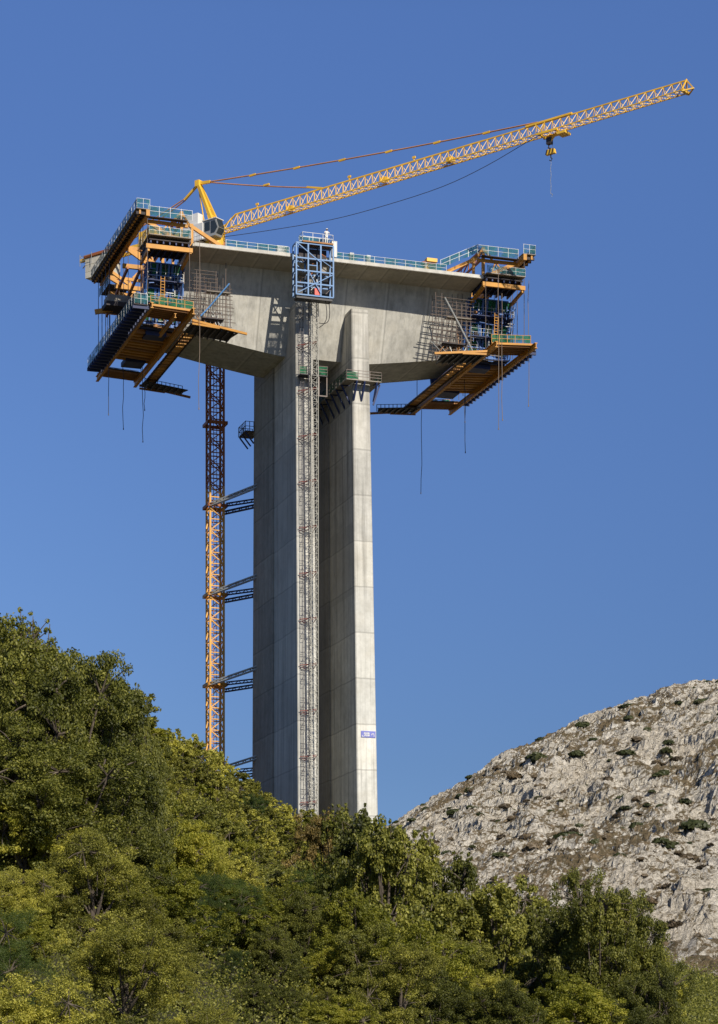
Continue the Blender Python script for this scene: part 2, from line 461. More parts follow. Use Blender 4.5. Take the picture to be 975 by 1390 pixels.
    for i in range(9):
        z = 131.6 + i*1.15
        mb.beam((Uf(7.1), fv(z,2.4), z), (Uf(7.1), fv(z,-1.2), z), .1)
    for o in (2.4, 1.2, 0, -1.2): mb.beam((Uf(7.1), fv(131.4,o), 131.4), (Uf(7.1), fv(141,o), 141), .12)
    mb.build('end_lattice', M['blue'], tr)
    MB().box((Uf(7.15), 10.5, 131.8), (Uf(7.35), 23.5, 133.6)).build('bulkhead_panel', M['navy'], tr)
    MB().poly([(Uf(-.55), fv(141,.7), 141), (Uf(-.55), fv(141,-1.5), 141), (Uf(-.55), fv(131.6,-1.5), 131.6), (Uf(-.55), fv(131.6,.7), 131.6),
               (Uf(-.35), fv(141,.7), 141), (Uf(-.35), fv(141,-1.5), 141), (Uf(-.35), fv(131.6,-1.5), 131.6), (Uf(-.35), fv(131.6,.7), 131.6)],
              [(0,1,2,3),(7,6,5,4),(0,4,5,1),(1,5,6,2),(2,6,7,3),(3,7,4,0)]).build('form_edge_panel', M['blue'], tr)
    for k in range(78):
        w_ = R.uniform(-.2, 7.2); z_ = R.uniform(131.2, 140.2); v_ = fv(z_, R.uniform(1.1, 2.7))
        kind_ = R.random()
        if kind_ < .45: p_ = (Uf(w_), v_, z_+R.uniform(.9, 2.2))
        elif kind_ < .8: p_ = (Uf(min(7.3, w_+R.uniform(.8, 2.4))), v_, z_+R.uniform(-.1,.1))
        else: p_ = (Uf(w_+R.uniform(-1,1)), v_, z_+R.uniform(.8, 1.8))
        MB().beam((Uf(w_), v_, z_), p_, R.uniform(.07,.15)).build('scaffold_tube', R.choice((M['blue'], M['blue'], M['dsteel'], M['steel'], M['navy'])), tr)
    for k in range(15):
        w_ = R.uniform(.3, 6.3); z_ = R.choice((131.3, 134.9, 138.2)); v_ = fv(z_, R.uniform(1.2, 2.0))
        MB().box((Uf(w_), v_, z_), (Uf(w_+R.uniform(.4,.9)), v_+.5, z_+R.uniform(.4,.9))).build('stored_panel', R.choice((M['blue'], M['plank'], M['ply'], M['timber'])), tr)
    # ladder
    mb = MB()
    for w in (3.5, 4.15): mb.beam((U(w), 3.9, 131.2), (U(w), 3.3, 138.3), .09)
    for i in range(15): mb.beam((U(3.5), 3.9-.04*i, 131.5+i*.46), (U(4.15), 3.9-.04*i, 131.5+i*.46), .07)
    mb.build('ladder', Y, tr)
    # vertical hangers
    for v in (-.7, 2.5, 5.2, 13.5, 17, 20.5, 28.8, 31.5, 34.6):
        for dw in ((7.4,) if v not in (5.2, 28.8) else (7.2, 7.6)):
            MB().tube([(U(dw), v, 146.7), (U(dw), v, 131.2)], .055).build('hanger_bar', M['dsteel'], tr)
    for v in (-.7, 34.6):
        MB().tube([(U(.25), v, 143.4), (U(.25), v, 130.4)], .06).build('hanger_bar', M['dsteel'], tr)
    # bottom platform
    zi, zo = (130.0 if s < 0 else 129.8), 130.75
    wi = .85 if s < 0 else .25
    B('bottom_cross_beam', (wi, -5.9, zi), (wi, 37.0, zi), .55, 1.05, i=True)
    B('bottom_cross_beam', (7.7, -5.4, zo-.3), (7.7, 37.3, zo-.3), .5, .95, i=True)
    B('bottom_cross_beam', (3.2, -2.9, 129.95) if s<0 else (3.2, 9.0, 129.95), (3.2, 8.0, 129.95) if s<0 else (3.2, 30, 129.95), .4, .7, i=True) if s<0 else None
    zz = lambda w: lerp(zi, zo-.3, (w-.35)/7.35)
    bp = MB(); 
    bp.poly([(U(-.9), 8, zz(-.9)+1.35), (U(8.2), 8, zz(8.2)+1.2), (U(8.2), 26, zz(8.2)+1.2), (U(-.9), 26, zz(-.9)+1.35),
             (U(-.9), 8, zz(-.9)+1.5), (U(8.2), 8, zz(8.2)+1.35), (U(8.2), 26, zz(8.2)+1.35), (U(-.9), 26, zz(-.9)+1.5)],
            [(0,3,2,1),(4,5,6,7),(0,1,5,4),(1,2,6,5),(2,3,7,6),(3,0,4,7)])
    bpo = bp.build('soffit_formwork', M['ply'], tr)
    for i in range(11):
        v = 10.6 + i*1.5
        a = (U(.0), v, zz(0)+.85); b = (U(8.1), v, zz(8.1)+.75)
        MB().beam(a, b, .72, .6).build('joist', Y if i % 3 else M['timber'], bpo)
    for v0, v1 in ((9.8, 12.6), (25.2, 29.0)):
        mb = MB()
        mb.box((U(1.6), v0, 130.45), (U(5.2), v1, 131.2)); mb.build('form_panel', M['navy'], tr)
    # near and far side platforms
    for v0, v1 in ((-3.4, 1.8), (32.2, 36.6)):
        fp = MB().poly([(U(.5), v0, zi+.75), (U(7.6), v0, zo+.3), (U(7.6), v1, zo+.3), (U(.5), v1, zi+.75),
                        (U(.5), v0, zi+.9), (U(7.6), v0, zo+.45), (U(7.6), v1, zo+.45), (U(.5), v1, zi+.9)],
                       [(0,3,2,1),(4,5,6,7),(0,1,5,4),(1,2,6,5),(2,3,7,6),(3,0,4,7)]).build('side_platform', M['ply'], tr)
        for i in range(6):
            vv = lerp(v0+.3, v1-.3, i/5)
            MB().beam((U(.5), vv, zi+.58), (U(7.6), vv, zo+.12), .18, .3).build('joist', M['timber'], fp)
        ve = v0 if v0 < 0 else v1
        B('edge_beam', (.3, ve, zi+.85), (7.8, ve, zo+.4), .3, .34, parent=fp)
        railing('railing', (U(.3), ve, zi+1.05), (U(7.5), ve, zo+.6), 1.35, fp, Y, M['gnet'], 1.5, .05)
    # catwalk along the inner cross beam (rungs)
    cw = MB()
    for w in (-.55, -2.3): cw.beam((U(w), 1.5, zi-.1), (U(w), 35.5, zi-.1), .16, .3)
    cwo = cw.build('catwalk_frame', M['ply'], tr)
    for i in range(19):
        v = 2.6 + i*1.75
        MB().box((U(-2.4), v, zi-.05), (U(-.4), v+1.35, zi+.08)).build('catwalk_panel', Y if i % 4 else M['timber'], cwo)
    # outer walkway with ribs
    wo, vo = (10.6, -4.6) if s < 0 else (9.1, -2.0)
    ow = MB().box((U(8.3), vo, 130.55), (U(wo), 32, 130.7)).build('outer_walkway', M['ply'], tr)
    for i in range(22 if s < 0 else 20):
        v = vo + .2 + i*1.7
        MB().box((U(8.0), v, 130.0), (U(wo+.1), v+.4, 130.55)).build('walkway_bracket', M['navy'], ow)
    railing('railing', (U(wo-.1), vo, 130.7), (U(wo-.1), 32, 130.7), 1.7 if s < 0 else .9, ow, M['steel'], M['net'], 1.9, .035)
    if s < 0: railing('railing', (U(8.3), vo, 130.7), (U(wo-.1), vo, 130.7), 1.7, ow, M['steel'], M['net'], 1.1, .035)
    # rear brackets beside the webs, near and far
    for ve, v0, v1 in ((-2.6, -2.6, 3.8), (35.6, 31.5, 35.6)):
        rb = MB()
        rb.beam((U(.3), ve, 129.55), (U(-9.4), ve+1.2, 128.6), .32, .36)
        rb.beam((U(.3), ve, 129.0), (U(-4.5), ve+.6, 128.9), .3, .3)
        rb.build('rear_bracket_beam', Y if ve < 0 else M['timber'], tr)
        pf = MB().poly([(U(.2), v0+.5, 129.25), (U(-8.0), v0+1.3, 128.6), (U(-7.2), v1, 128.7), (U(.2), v1, 129.4),
                        (U(.2), v0+.5, 129.37), (U(-8.0), v0+1.3, 128.72), (U(-7.2), v1, 128.82), (U(.2), v1, 129.52)],
                       [(0,3,2,1),(4,5,6,7),(0,1,5,4),(1,2,6,5),(2,3,7,6),(3,0,4,7)]).build('rear_platform', M['ply'], tr)
        for i in range(7):
            w = -.6-i*1.1
            MB().beam((U(w), v0+1.0, 129.1+w*.075), (U(w), v1-.1, 129.1+w*.075), .22, .3).build('joist', M['black'], pf)
        if ve > 5:
            railing('railing', (U(-.5), ve-1, 129.3), (U(-7.5), ve-.5, 128.7), 1.3, pf, M['navy'], None, .8, .07)
    return tr, U

trL, UL = traveller(-1, 'left', None)
trR, URt = traveller(1, 'right', None)
# the extra frames that only the left traveller shows inside its box formwork
Y = M['yellow2']
for v, z in ((12.5, 142.6), (18.5, 141.0), (23.5, 141.4), (27.5, 139.6)):
    MB().beam((UL(2.4), v, z), (UL(8.6), v, z), .55, .7).build('inner_form_beam', Y, trL)
for w in (3.6, 5.6, 7.8):
    MB().beam((UL(w), 12, 142.2), (UL(w), 29, 139.2), .35, .5).build('inner_form_brace', M['rust_and_shade'], trL)
for v in (15, 27):
    MB().beam((UL(7.3), v, 146.4), (UL(3.3), v, 144.0), .42, .5).build('truss_strut', Y, trL)
MB().box((UL(4.6), 24.5, 143.3), (UL(8.4), 30.5, 143.45)).build('upper_platform', M['ply'], trL)
railing('railing', (UL(8.4), 24.5, 143.45), (UL(8.4), 32, 143.45), 1.5, trL, M['steel'], M['net'], 1.3, .05)
MB().box((UL(6.5), 15.5, 137.4), (UL(10.4), 19.0, 138.6)).build('timber_stack', M['plank'], trL)
MB().box((UL(6.2), 15.2, 136.6), (UL(10.8), 19.4, 137.35)).build('stack_platform', M['ply'], trL)
MB().beam((UL(8.0), 18.2, 137.2), (UL(12.0), 19.0, 136.4), .5, .8).build('rear_arm', Y, trL)
for i in range(4):
    MB().tube([(UL(8.8), 22+i*3.0, 146.6), (UL(8.8), 22+i*3.0, 132.6)], .06).build('hanger_bar', M['black'], trL)

# ------------------------------------------------------------------ tube scaffolds on the near web
def scaffold(u0, u1, side, lab):
    t = thing('tube_scaffold', lab, 'scaffold', ((u0+u1)/2, 3, 129.3), 'tube scaffolds hanging beside the deck web')
    ks = 7
    for i in range(ks+1):
        u = lerp(u0, u1, i/ks)
        for v in (3.3, 5.0):
            top = R.uniform(137.5, 142.0)
            MB().tube([(u+R.uniform(-.15,.15), v, 129.2), (u+R.uniform(-.15,.15), v, top)], .075 if v<4 else .06).build('standard_tube', M['dsteel'], t)
    for j in range(17):
        z = 129.8 + j*.64
        for v in (3.3, 5.0):
            if v > 4 and j % 2: continue
            a = u0-R.uniform(.3,1.1); b = u1+R.uniform(.3,1.1)
            if z > 137.8: a, b = (a, lerp(u0,u1,.62)) if side=='l' else (lerp(u0,u1,.0), b)
            MB().tube([(a, v, z), (b, v, z+R.uniform(-.1,.1))], .055).build('ledger_tube', M['dsteel'], t)
    for j in range(12):
        u = lerp(u0, u1, R.random()); z = R.uniform(129.6, 131)
        MB().tube([(u, 3.0, z), (u+R.uniform(-2.2,2.2), 3.6, z+R.uniform(1.5,3.6))], .055).build('brace_tube', M['steel'] if j%2 else M['timber'], t)
    MB().box((lerp(u0,u1,.15), 2.6, 131.9), (lerp(u0,u1,.8), 6.2, 132.02)).build('scaffold_board', M['ply'], t)
    MB().box((lerp(u0,u1,.3), 3.0, 136.6), (lerp(u0,u1,1.0), 4.6, 136.7)).build('scaffold_board', M['plank'], t)
    if side == 'l': pts = [(u1-.2, 2.9, 138.2), (u0+2.2, 2.9, 134.0), (u0+.6, 2.8, 132.2)]
    else: pts = [(u0+1.4, 2.9, 139.9), (u0+2.2, 2.9, 138.6), (u0+4.0, 2.9, 135.6), (u1+.4, 2.8, 130.6)]
    MB().tube(pts, .13).build('long_prop', M['blue2'] if side=='l' else M['steel'], t)
scaffold(-24.0, -18.2, 'l', 'dense tube scaffold against the left web, with a pale blue diagonal tube')
scaffold(18.8, 25.2, 'r', 'dense tube scaffold against the right web, with a long white diagonal tube')

# ------------------------------------------------------------------ hoist mast, ladder mast, cage
def lattice(mb, c0, c1, du, dv, pitch, ch, br_, xb=False):
    """square lattice column from c0 to c1 (vertical), half sizes du, dv"""
    u, v = c0[0], c0[1]; z0, z1 = c0[2], c1[2]
    for a in (-1,1):
        for b in (-1,1): mb.beam((u+a*du, v+b*dv, z0), (u+a*du, v+b*dv, z1), ch)
    n = max(1, round((z1-z0)/pitch)); cs = [(-1,-1),(1,-1),(1,1),(-1,1)]
    for i in range(n):
        za = z0+(z1-z0)*i/n; zb = z0+(z1-z0)*(i+1)/n
        for k in range(4):
            p, q = cs[k], cs[(k+1)%4]
            mb.beam((u+p[0]*du, v+p[1]*dv, za), (u+q[0]*du, v+q[1]*dv, za), br_)
            if i % 2: p, q = q, p
            mb.beam((u+p[0]*du, v+p[1]*dv, za), (u+q[0]*du, v+q[1]*dv, zb), br_)
            if xb: mb.beam((u+q[0]*du, v+q[1]*dv, za), (u+p[0]*du, v+p[1]*dv, zb), br_)
    return mb

hm = thing('hoist_mast', 'slim pale lattice hoist mast running up in front of the left pier leaf', 'hoist mast', (-4.05, 1.4, 40))
z = 40.0
while z < 141:
    z1 = min(141, z+7.8)
    lattice(MB(), (-3.95, 1.5, z), (-3.95, 1.5, z1-.02), .62, .5, 1.05, .11, .055).build('mast_section', M['mast'], hm)
    z = z1
MB().tube([(-4.78, 1.7, 40), (-4.78, 1.9, 136)], .07).build('power_cable', M['darktube'], hm)
for i in range(12):
    zt = 43.6+7.8*i
    if zt > 134: break
    vf = lerp(4.5, 2.4, (136.8-zt)/102.8)
    mb = MB()
    for a, b in ((-6.0, -4.6), (-3.5, -3.5), (-5.2,-3.6)):
        mb.beam((a, vf, zt-.6), (b, 1.6, zt), .09)
    mb.beam((-6.1, vf-.35, zt-.1), (-3.3, 1.9, zt+.25), .11)
    mb.build('wall_tie', M['red'], hm)
lm = thing('ladder_mast', 'dark ladder tower with thin rungs beside the pale hoist mast on the left pier leaf', 'ladder tower', (-5.55, 2.2, 40))
z = 40.0
while z < 136:
    z1 = min(136, z+7.8)
    vf = lerp(4.5, 2.4, (136.8-z)/102.8)
    mb = MB(); cu, cv = -5.5, vf-.62
    for a in (-.3, .3):
        for q in (-.3, .3): mb.beam((cu+a, cv+q, z), (cu+a, cv+q, z1-.02), .055)
    for k in range(int((z1-z)/.78)):
        zz = z+.2+k*.78
        mb.beam((cu-.3, cv-.3, zz), (cu+.3, cv-.3, zz), .06)
        if k % 2: mb.beam((cu-.3, cv+.3, zz), (cu+.3, cv+.3, zz), .05)
        if k % 3 == 0:
            for a in (-.3, .3): mb.beam((cu+a, cv-.3, zz), (cu+a, cv+.3, zz), .05)
        if k % 4 == 1: mb.beam((cu-.3, cv-.3, zz), (cu+.3, cv-.3, zz+1.2), .05)
    mb.build('ladder_section', M['darktube'], lm)
    z = z1

cg = thing('hoist_cage', 'blue steel scaffold cage hanging at the deck edge above the hoist mast', 'steel cage', (-5, -1, 135.6))
cu0, cu1, cz0, cz1 = -8.15, -1.65, 135.95, 144.62
mb = MB()
us = [cu0, lerp(cu0,cu1,.32), lerp(cu0,cu1,.66), cu1]
zs = [cz0, lerp(cz0,cz1,.23), lerp(cz0,cz1,.47), lerp(cz0,cz1,.71), cz1]
for v in (-2.1, -.25):
    for u in us: mb.beam((u, v, cz0), (u, v, cz1), .24)
    for z in zs: mb.beam((cu0, v, z), (cu1, v, z), .22)
for u in us:
    for z in zs: mb.beam((u, -2.1, z), (u, -.25, z), .18)
cf = mb.build('cage_frame', M['blue2'], cg)
mb = MB()
mb.beam((us[0], -2.2, cz1), (us[2], -2.2, zs[2]+1.6), .14).beam((us[0]+.3, -2.2, zs[0]+.3), (us[3], -2.2, zs[2]-.2), .14).beam((us[1], -2.2, zs[2]), (us[2], -2.2, zs[0]+.5), .13)
mb.beam((us[2], -2.2, zs[3]), (us[3], -2.2, zs[2]+.8), .1)
mb.beam((us[0], -.25, zs[3]), (us[3], -.25, zs[0]), .13)
mb.beam((us[1]+.2, -1.9, zs[3]-1.0), (us[2]-.5, -1.9, zs[3]-1.0), .13).beam((us[2]-.6, -1.9, zs[3]), (us[2]-.6, -1.9, zs[2]+.2), .16)
mb.build('cage_brace', M['blue2'], cg)
MB().box((cu0+.1, -2.0, cz0-.55), (cu1-.1, -.3, cz0-.14)).build('cage_floor', M['black'], cg)
MB().box((cu0+.2, -1.9, zs[2]-.3), (us[1], -.4, zs[2]-.14)).build('cage_landing', M['plank'], cg)
MB().box((us[1]-.2, -1.9, zs[3]-.25), (cu1-.2, -.4, zs[3]-.13)).build('cage_landing', M['black'], cg)
MB().box((us[0]+.9, -.55, zs[3]+.2), (us[2]+1.5, -.35, cz1-.3)).build('cage_shade_sheet', M['ply'], cg)  # dark sheet added to stand for the wing's shade behind the cage
for z in (zs[0], zs[1]):
    for v in (-.4,):
        m2 = MB(); m2.box((cu0+.2, v, z+.2), (cu1-.2, v+.04, z+1.9)); m2.build('cage_shade_mesh', M['dnet'], cg)  # dark mesh added to paint the shaded interior at the back
MB().box((us[1]+1.2, -2.0, cz0+.25), (us[1]+2.05, -1.4, cz0+1.35)).build('red_cabinet', M['redbox'], cg)
mb = MB(); mb.tube([(us[1]+.6, -1.8, cz0+1.0), (us[1]+1.4, -1.8, cz0+1.9), (us[1]+.9, -1.7, cz0+3.0), (us[1]+1.8, -1.8, cz0+4.2)], .07); mb.tube([(us[1]+1.9, -1.8, cz0+1.2), (us[1]+1.6, -1.8, cz0+2.9)], .09)
mb.build('coiled_hose', M['white'], cg)
for k in range(16):
    u_ = R.uniform(cu0+.4, cu1-.6); z_ = R.uniform(cz0+.2, cz1-1.6)
    MB().beam((u_, R.uniform(-1.7,-.5), z_), (u_+R.uniform(-1.2,1.2), R.uniform(-1.7,-.5), z_+R.uniform(-.6,1.8)), R.uniform(.06,.12)).build('loose_tube', M['dsteel'] if k % 3 else M['rust_and_shade'], cg)
for q in range(3):
    u_ = us[q]+.4
    MB().box((u_, -1.2, zs[q]+.15), (u_+R.uniform(.6,1.2), -.6, zs[q]+R.uniform(.7,1.3))).build('stored_crate', M['plank'] if q else M['black'], cg)
MB().box((-7.1, -2.4, 144.78), (-1.7, -.2, 145.02)).build('top_deck', M['timber'], cg)
for a, b in (((-7.1,-2.35,145.0),(-1.75,-2.35,145.0)), ((-7.1,-.25,145.0),(-1.75,-.25,145.0)), ((-7.1,-2.35,145.0),(-7.1,-.25,145.0)), ((-1.75,-2.35,145.0),(-1.75,-.25,145.0))):
    railing('railing', a, b, 1.4, cg, M['steel'], M['net'] if a[1] > -1 else None, 1.8, .045)
# cables that sag from the cage to the mast
for i, (a, b, d) in enumerate((((-2.9,-1.6,135.6), (-3.5,1.2,131.6), .8), ((-2.2,-1.4,135.6), (-3.3,1.2,132.6), 1.4))):
    pts = []
    for k in range(9):
        t = k/8; pts.append((lerp(a[0],b[0],t)+.9*math.sin(math.pi*t), lerp(a[1],b[1],t), lerp(a[2],b[2],t)-d*math.sin(math.pi*t)))
    o = MB().tube(pts, .06).build('trailing_cable', M['dcable'], cg)

# ------------------------------------------------------------------ pier walkways
pw = thing('pier_walkway', 'bracketed walkway with green netting wrapped around the right pier leaf under the deck', 'walkway', (4.4, 3, 123.9), 'bracketed walkways around the pier')
fl = MB()
fl.box((2.1, 2.2, 123.85), (8.4, 3.95, 124.0)).box((2.1, 3.95, 123.85), (3.55, 31, 124.0)).box((7.15, 3.95, 123.85), (8.4, 12, 124.0))
fl.build('walkway_floor', M['plank'], pw)
for a, b in (((2.1,2.2,124.0),(8.4,2.2,124.0)), ((2.1,2.2,124.0),(2.1,30,124.0)), ((8.4,2.2,124.0),(8.4,12,124.0))):
    railing('railing', a, b, 1.5, pw, M['dsteel'], M['gnet'] if a[1] != b[1] else None, 2.0, .06, rails=(.33,.66,1.0))
MB().box((2.1, 2.18, 124.05), (4.2, 2.24, 125.2)).build('green_net', M['gnet'], pw)
for u in (4.0, 5.4, 7.6):
    mb = MB(); mb.beam((u, 2.2, 123.75), (u, 4.3, 123.75), .16).beam((u, 2.3, 123.7), (u, 4.15, 121.0), .3, .3); mb.build('bracket', M['navy'], pw)
MB().beam((8.4, 3.2, 123.7), (7.3, 3.4, 120.2), .3, .3).build('bracket', M['navy'], pw)
for v in (5.5, 8.5, 11.5, 14.5, 17.5, 20.5, 23.5, 26.5, 29.5):
    mb = MB(); mb.beam((2.1, v, 123.75), (3.7, v, 123.75), .16).beam((2.3, v, 123.7), (3.85, v, 120.6), .26, .26); mb.build('bracket', M['navy'], pw)
p2 = thing('pier_walkway', 'walkway in the gap beside the left pier leaf, mostly behind the hoist mast', 'walkway', (-4.4, 3, 123.9), 'bracketed walkways around the pier')
MB().box((-6.2, 1.9, 123.85), (-1.4, 3.95, 124.0)).box((-3.1, 3.95, 123.85), (-1.6, 20, 124.0)).build('walkway_floor', M['black'], p2)
railing('railing', (-1.4, 1.9, 124.0), (-1.4, 20, 124.0), 1.5, p2, M['dsteel'], M['gnet'], 2.0, .06, rails=(.33,.66,1.0))
railing('railing', (-3.0, 1.9, 124.0), (-1.4, 1.9, 124.0), 1.5, p2, M['dsteel'], M['gnet'], 2.0, .06, rails=(.33,.66,1.0))
railing('railing', (-6.2, 2.6, 124.0), (-4.9, 2.6, 124.0), 1.5, p2, M['dsteel'], M['gnet'], 2.0, .06, rails=(.33,.66,1.0))
mb = MB(); mb.beam((-2.9, 2.0, 123.7), (-2.9, 2.0, 120.6), .16).beam((-1.5, 2.0, 123.7), (-1.5, 2.0, 120.6), .16).box((-3.0, 1.95, 120.4), (-1.4, 2.1, 120.6)); mb.build('hanging_frame', M['dsteel'], p2)
p3 = thing('pier_walkway', 'small dark bracketed platform sticking out left of the left pier leaf', 'walkway', (-7.2, 31.5, 120.5), 'bracketed walkways around the pier')
MB().box((-8.25, 29.2, 121.2), (-5.6, 33.9, 121.35)).build('walkway_floor', M['ply'], p3)
for a, b in (((-8.25,29.2,121.3),(-8.25,33.9,121.3)), ((-8.25,33.9,121.3),(-5.6,33.9,121.3)), ((-8.25,29.2,121.3),(-6.7,29.2,121.3))):
    railing('railing', a, b, 1.7, p3, M['black'], None, 1.0, .07)
for v in (29.6, 31.6, 33.5):
    MB().beam((-8.15, v, 121.1), (-6.6, v, 119.2), .22).build('bracket', M['navy'], p3)

# sign on the right leaf
sg = thing('pier_sign', 'small blue sign with white characters on the front of the right pier leaf', 'sign', (6.2, 2.8, 63.2))
sv = lerp(4.5, 2.4, (136.8-63.5)/102.8)-.05
MB().box((4.95, sv-.06, 63.0), (7.55, sv, 64.1)).build('sign_panel', M['signblue'], sg)
def glyph(x, z, w, h, segs):
    mb = MB()
    P = {'t': ((0,h),(w,h)), 'm': ((0,h/2),(w,h/2)), 'b': ((0,0),(w,0)), 'a': ((0,h/2),(0,h)), 'c': ((w,h/2),(w,h)), 'd': ((0,0),(0,h/2)), 'e': ((w,0),(w,h/2))}
    for s_ in segs:
        (x0,z0),(x1,z1) = P[s_]
        mb.box((x+x0-.055, sv-.085, z+z0-.055), (x+x1+.055, sv-.065, z+z1+.055))
    mb.build('sign_character', M['white'], sg)
glyph(5.15, 63.15, .16, .3, 'bd'); glyph(5.5, 63.25, .22, .55, 'tabecm'); glyph(5.9, 63.25, .22, .55, 'tabcde'); glyph(6.25, 63.25, .15, .55, 'tabcde')
glyph(6.85, 63.25, .42, .4, 'tcea')

# ------------------------------------------------------------------ small things on the deck
t = thing('deck_winch', 'small yellow and red winch box on the deck edge near the right traveller', 'winch', (16.8, .9, 143.6))
MB().box((15.6, .4, 143.62), (17.7, 1.5, 144.5)).build('winch_base', M['yellow'], t)
MB().box((16.0, .3, 144.9), (17.9, 1.6, 145.5)).build('winch_hood', M['yellow'], t)
MB().box((15.3, .6, 144.5), (17.4, 1.4, 144.9)).build('winch_drum', M['red'], t)
def deckbox(a, b, mat, name, lab, cat):
    t = thing(name, lab, cat, ((a[0]+b[0])/2, (a[1]+b[1])/2, a[2]))
    MB().box(a, b).build('body', mat, t)
    mb = MB()
    for u in (a[0], (a[0]+b[0])/2, b[0]): mb.box((u-.05, a[1]-.05, a[2]), (u+.05, a[1]-.002, b[2]+.04))
    mb.box((a[0]-.06, a[1]-.06, b[2]), (b[0]+.06, b[1]+.06, b[2]+.08))
    mb.build('frame', M['steel'], t)
deckbox((-10.7, .5, 143.4), (-9.0, 1.6, 144.6), M['white'], 'white_crate', 'white crate on the deck edge just left of the blue hoist cage', 'crate')
deckbox((-1.2, -.1, 143.62), (-.4, .9, 146.2), M['white'], 'white_water_tank', 'tall white tank at the right side of the blue hoist cage', 'tank')
deckbox((2.2, .5, 143.4), (2.8, 1.3, 144.8), M['white'], 'white_gas_cylinder_box', 'white box on the deck edge, nearer the cage of the two to its right', 'crate')
deckbox((5.2, .5, 143.4), (5.8, 1.3, 144.7), M['white'], 'white_barrel_box', 'white box on the deck edge, farther from the cage of the two to its right', 'crate')

# ------------------------------------------------------------------ hanging ropes
ropes = [((-33.9,31,132), 23.5, 'thin rope hanging from the far corner of the left traveller'),
         ((-30.5,30,131), 11, 'short thin rope hanging below the left traveller, left of the longest one'),
         ((-27.4,28,131), 13.5, 'longest thin rope hanging below the left traveller'),
         ((-26.4,31,130), 6, 'short rope below the right tip of the left traveller'),
         ((-25.2,-3.2,142.5), 27.5, 'pale rope hanging down in front of the left end of the deck'),
         ((27.6,35.5,130), 15.5, 'long dark rope hanging from the far tip of the right traveller'),
         ((31.2,22,131), 12.0, 'dark rope hanging below the middle of the right traveller'),
         ((29.2,17,131), 8.0, 'short rope under the middle of the right traveller'),
         ((27.4,-4.2,143.0), 27.0, 'twin rope passing the right traveller on its left side'),
         ((27.9,-4.6,139.0), 21.5, 'thin reddish rope beside the right traveller bottom beam'),
         ((33.6,-2.5,142.5), 21.5, 'thin rope hanging from the outer edge of the right traveller')]
ropes[0] = ((-34.8,22,132), 12, ropes[0][2])
for (p, L, lab) in ropes:
    pts = [(p[0]+R.uniform(-.12,.12), p[1], p[2]-L*k/6) for k in range(7)]
    mb = MB().tube(pts, .055 if p[1] > 10 else .05)
    mb.box((pts[-1][0]-.07, pts[-1][1]-.07, pts[-1][2]-.3), (pts[-1][0]+.07, pts[-1][1]+.07, pts[-1][2]))
    o = mb.build('hanging_rope', M['dcable'] if p[1] > 10 else M['rope'])
    tag(o, lab, 'rope', 'ropes hanging from the formwork travellers')

# ------------------------------------------------------------------ tower crane
tc = thing('tower_crane', 'yellow tower crane standing behind the pier, its long lattice jib pointing up right', 'tower crane', (-11.55, 38, 40))
MU, MV = -11.55, 38.0
z = 40.0
while z < 157:
    z1 = min(157.5, z+8.1)
    lattice(MB(), (MU, MV, z), (MU, MV, z1-.03), 1.28, 1.28, 2.02, .34, .17).build('mast_section', M['rust_and_shade'] if z > 108 else M['mastyellow'], tc)  # upper sections get a darker colour in place of the bridge's shadow
    z = z1
# mast ladder
mb = MB()
for i in range(110): mb.beam((MU-.3, MV, 41+i*1.05), (MU+.3, MV, 41+i*1.05), .08)
for a in (-.3, .3): mb.beam((MU+a, MV, 40), (MU+a, MV, 157), .1)
mb.build('mast_ladder', M['rust_and_shade'], tc)
for zc in (124.4, 109.3, 93.1, 76.7, 60.6):
    mb = MB()
    for a in (-1.75, 1.75):
        mb.beam((MU+a, MV-1.9, zc), (MU+a, MV+1.9, zc), .3, .55); mb.beam((MU-1.9, MV+a, zc), (MU+1.9, MV+a, zc), .3, .55)
    cl = mb.build('tie_collar', M['rust_and_shade'] if zc > 108 else M['yellow2'], tc)  # upper collars take the same painted shade as the mast
    if zc < 120:
        for (a, b, w) in (((MU-1.2, MV-1.9, zc), (-6.35, 27.8, zc+1.85), .8), ((MU+1.7, MV-1.6, zc+.2), (-5.0, 31.0, zc+.25), .5), ((MU+1.8, MV+1.0, zc-.7), (-5.0, 31.4, zc-.65), .7)):
            mb = MB(); a = Vector(a); b = Vector(b); d = (b-a)
            o = Vector((-d.y, d.x, 0)).normalized()*w*.35
            for q in (-1, 1):
                mb.beam(a+o*q+Vector((0,0,.25)), b+o*q+Vector((0,0,.25)), .16); mb.beam(a+o*q-Vector((0,0,.25)), b+o*q-Vector((0,0,.25)), .16)
            k = int(d.length/.8)
            for i in range(k):
                p = a+d*(i/k); p2_ = a+d*((i+1)/k); sg_ = 1 if i % 2 else -1
                mb.beam(p+o+Vector((0,0,.25*sg_)), p2_+o-Vector((0,0,.25*sg_)), .1)
                mb.beam(p+o*sg_+Vector((0,0,.25)), p2_-o*sg_+Vector((0,0,.25)), .1)
            mb.build('tie_strut', M['steel'] if w == .8 else M['navy'], cl)
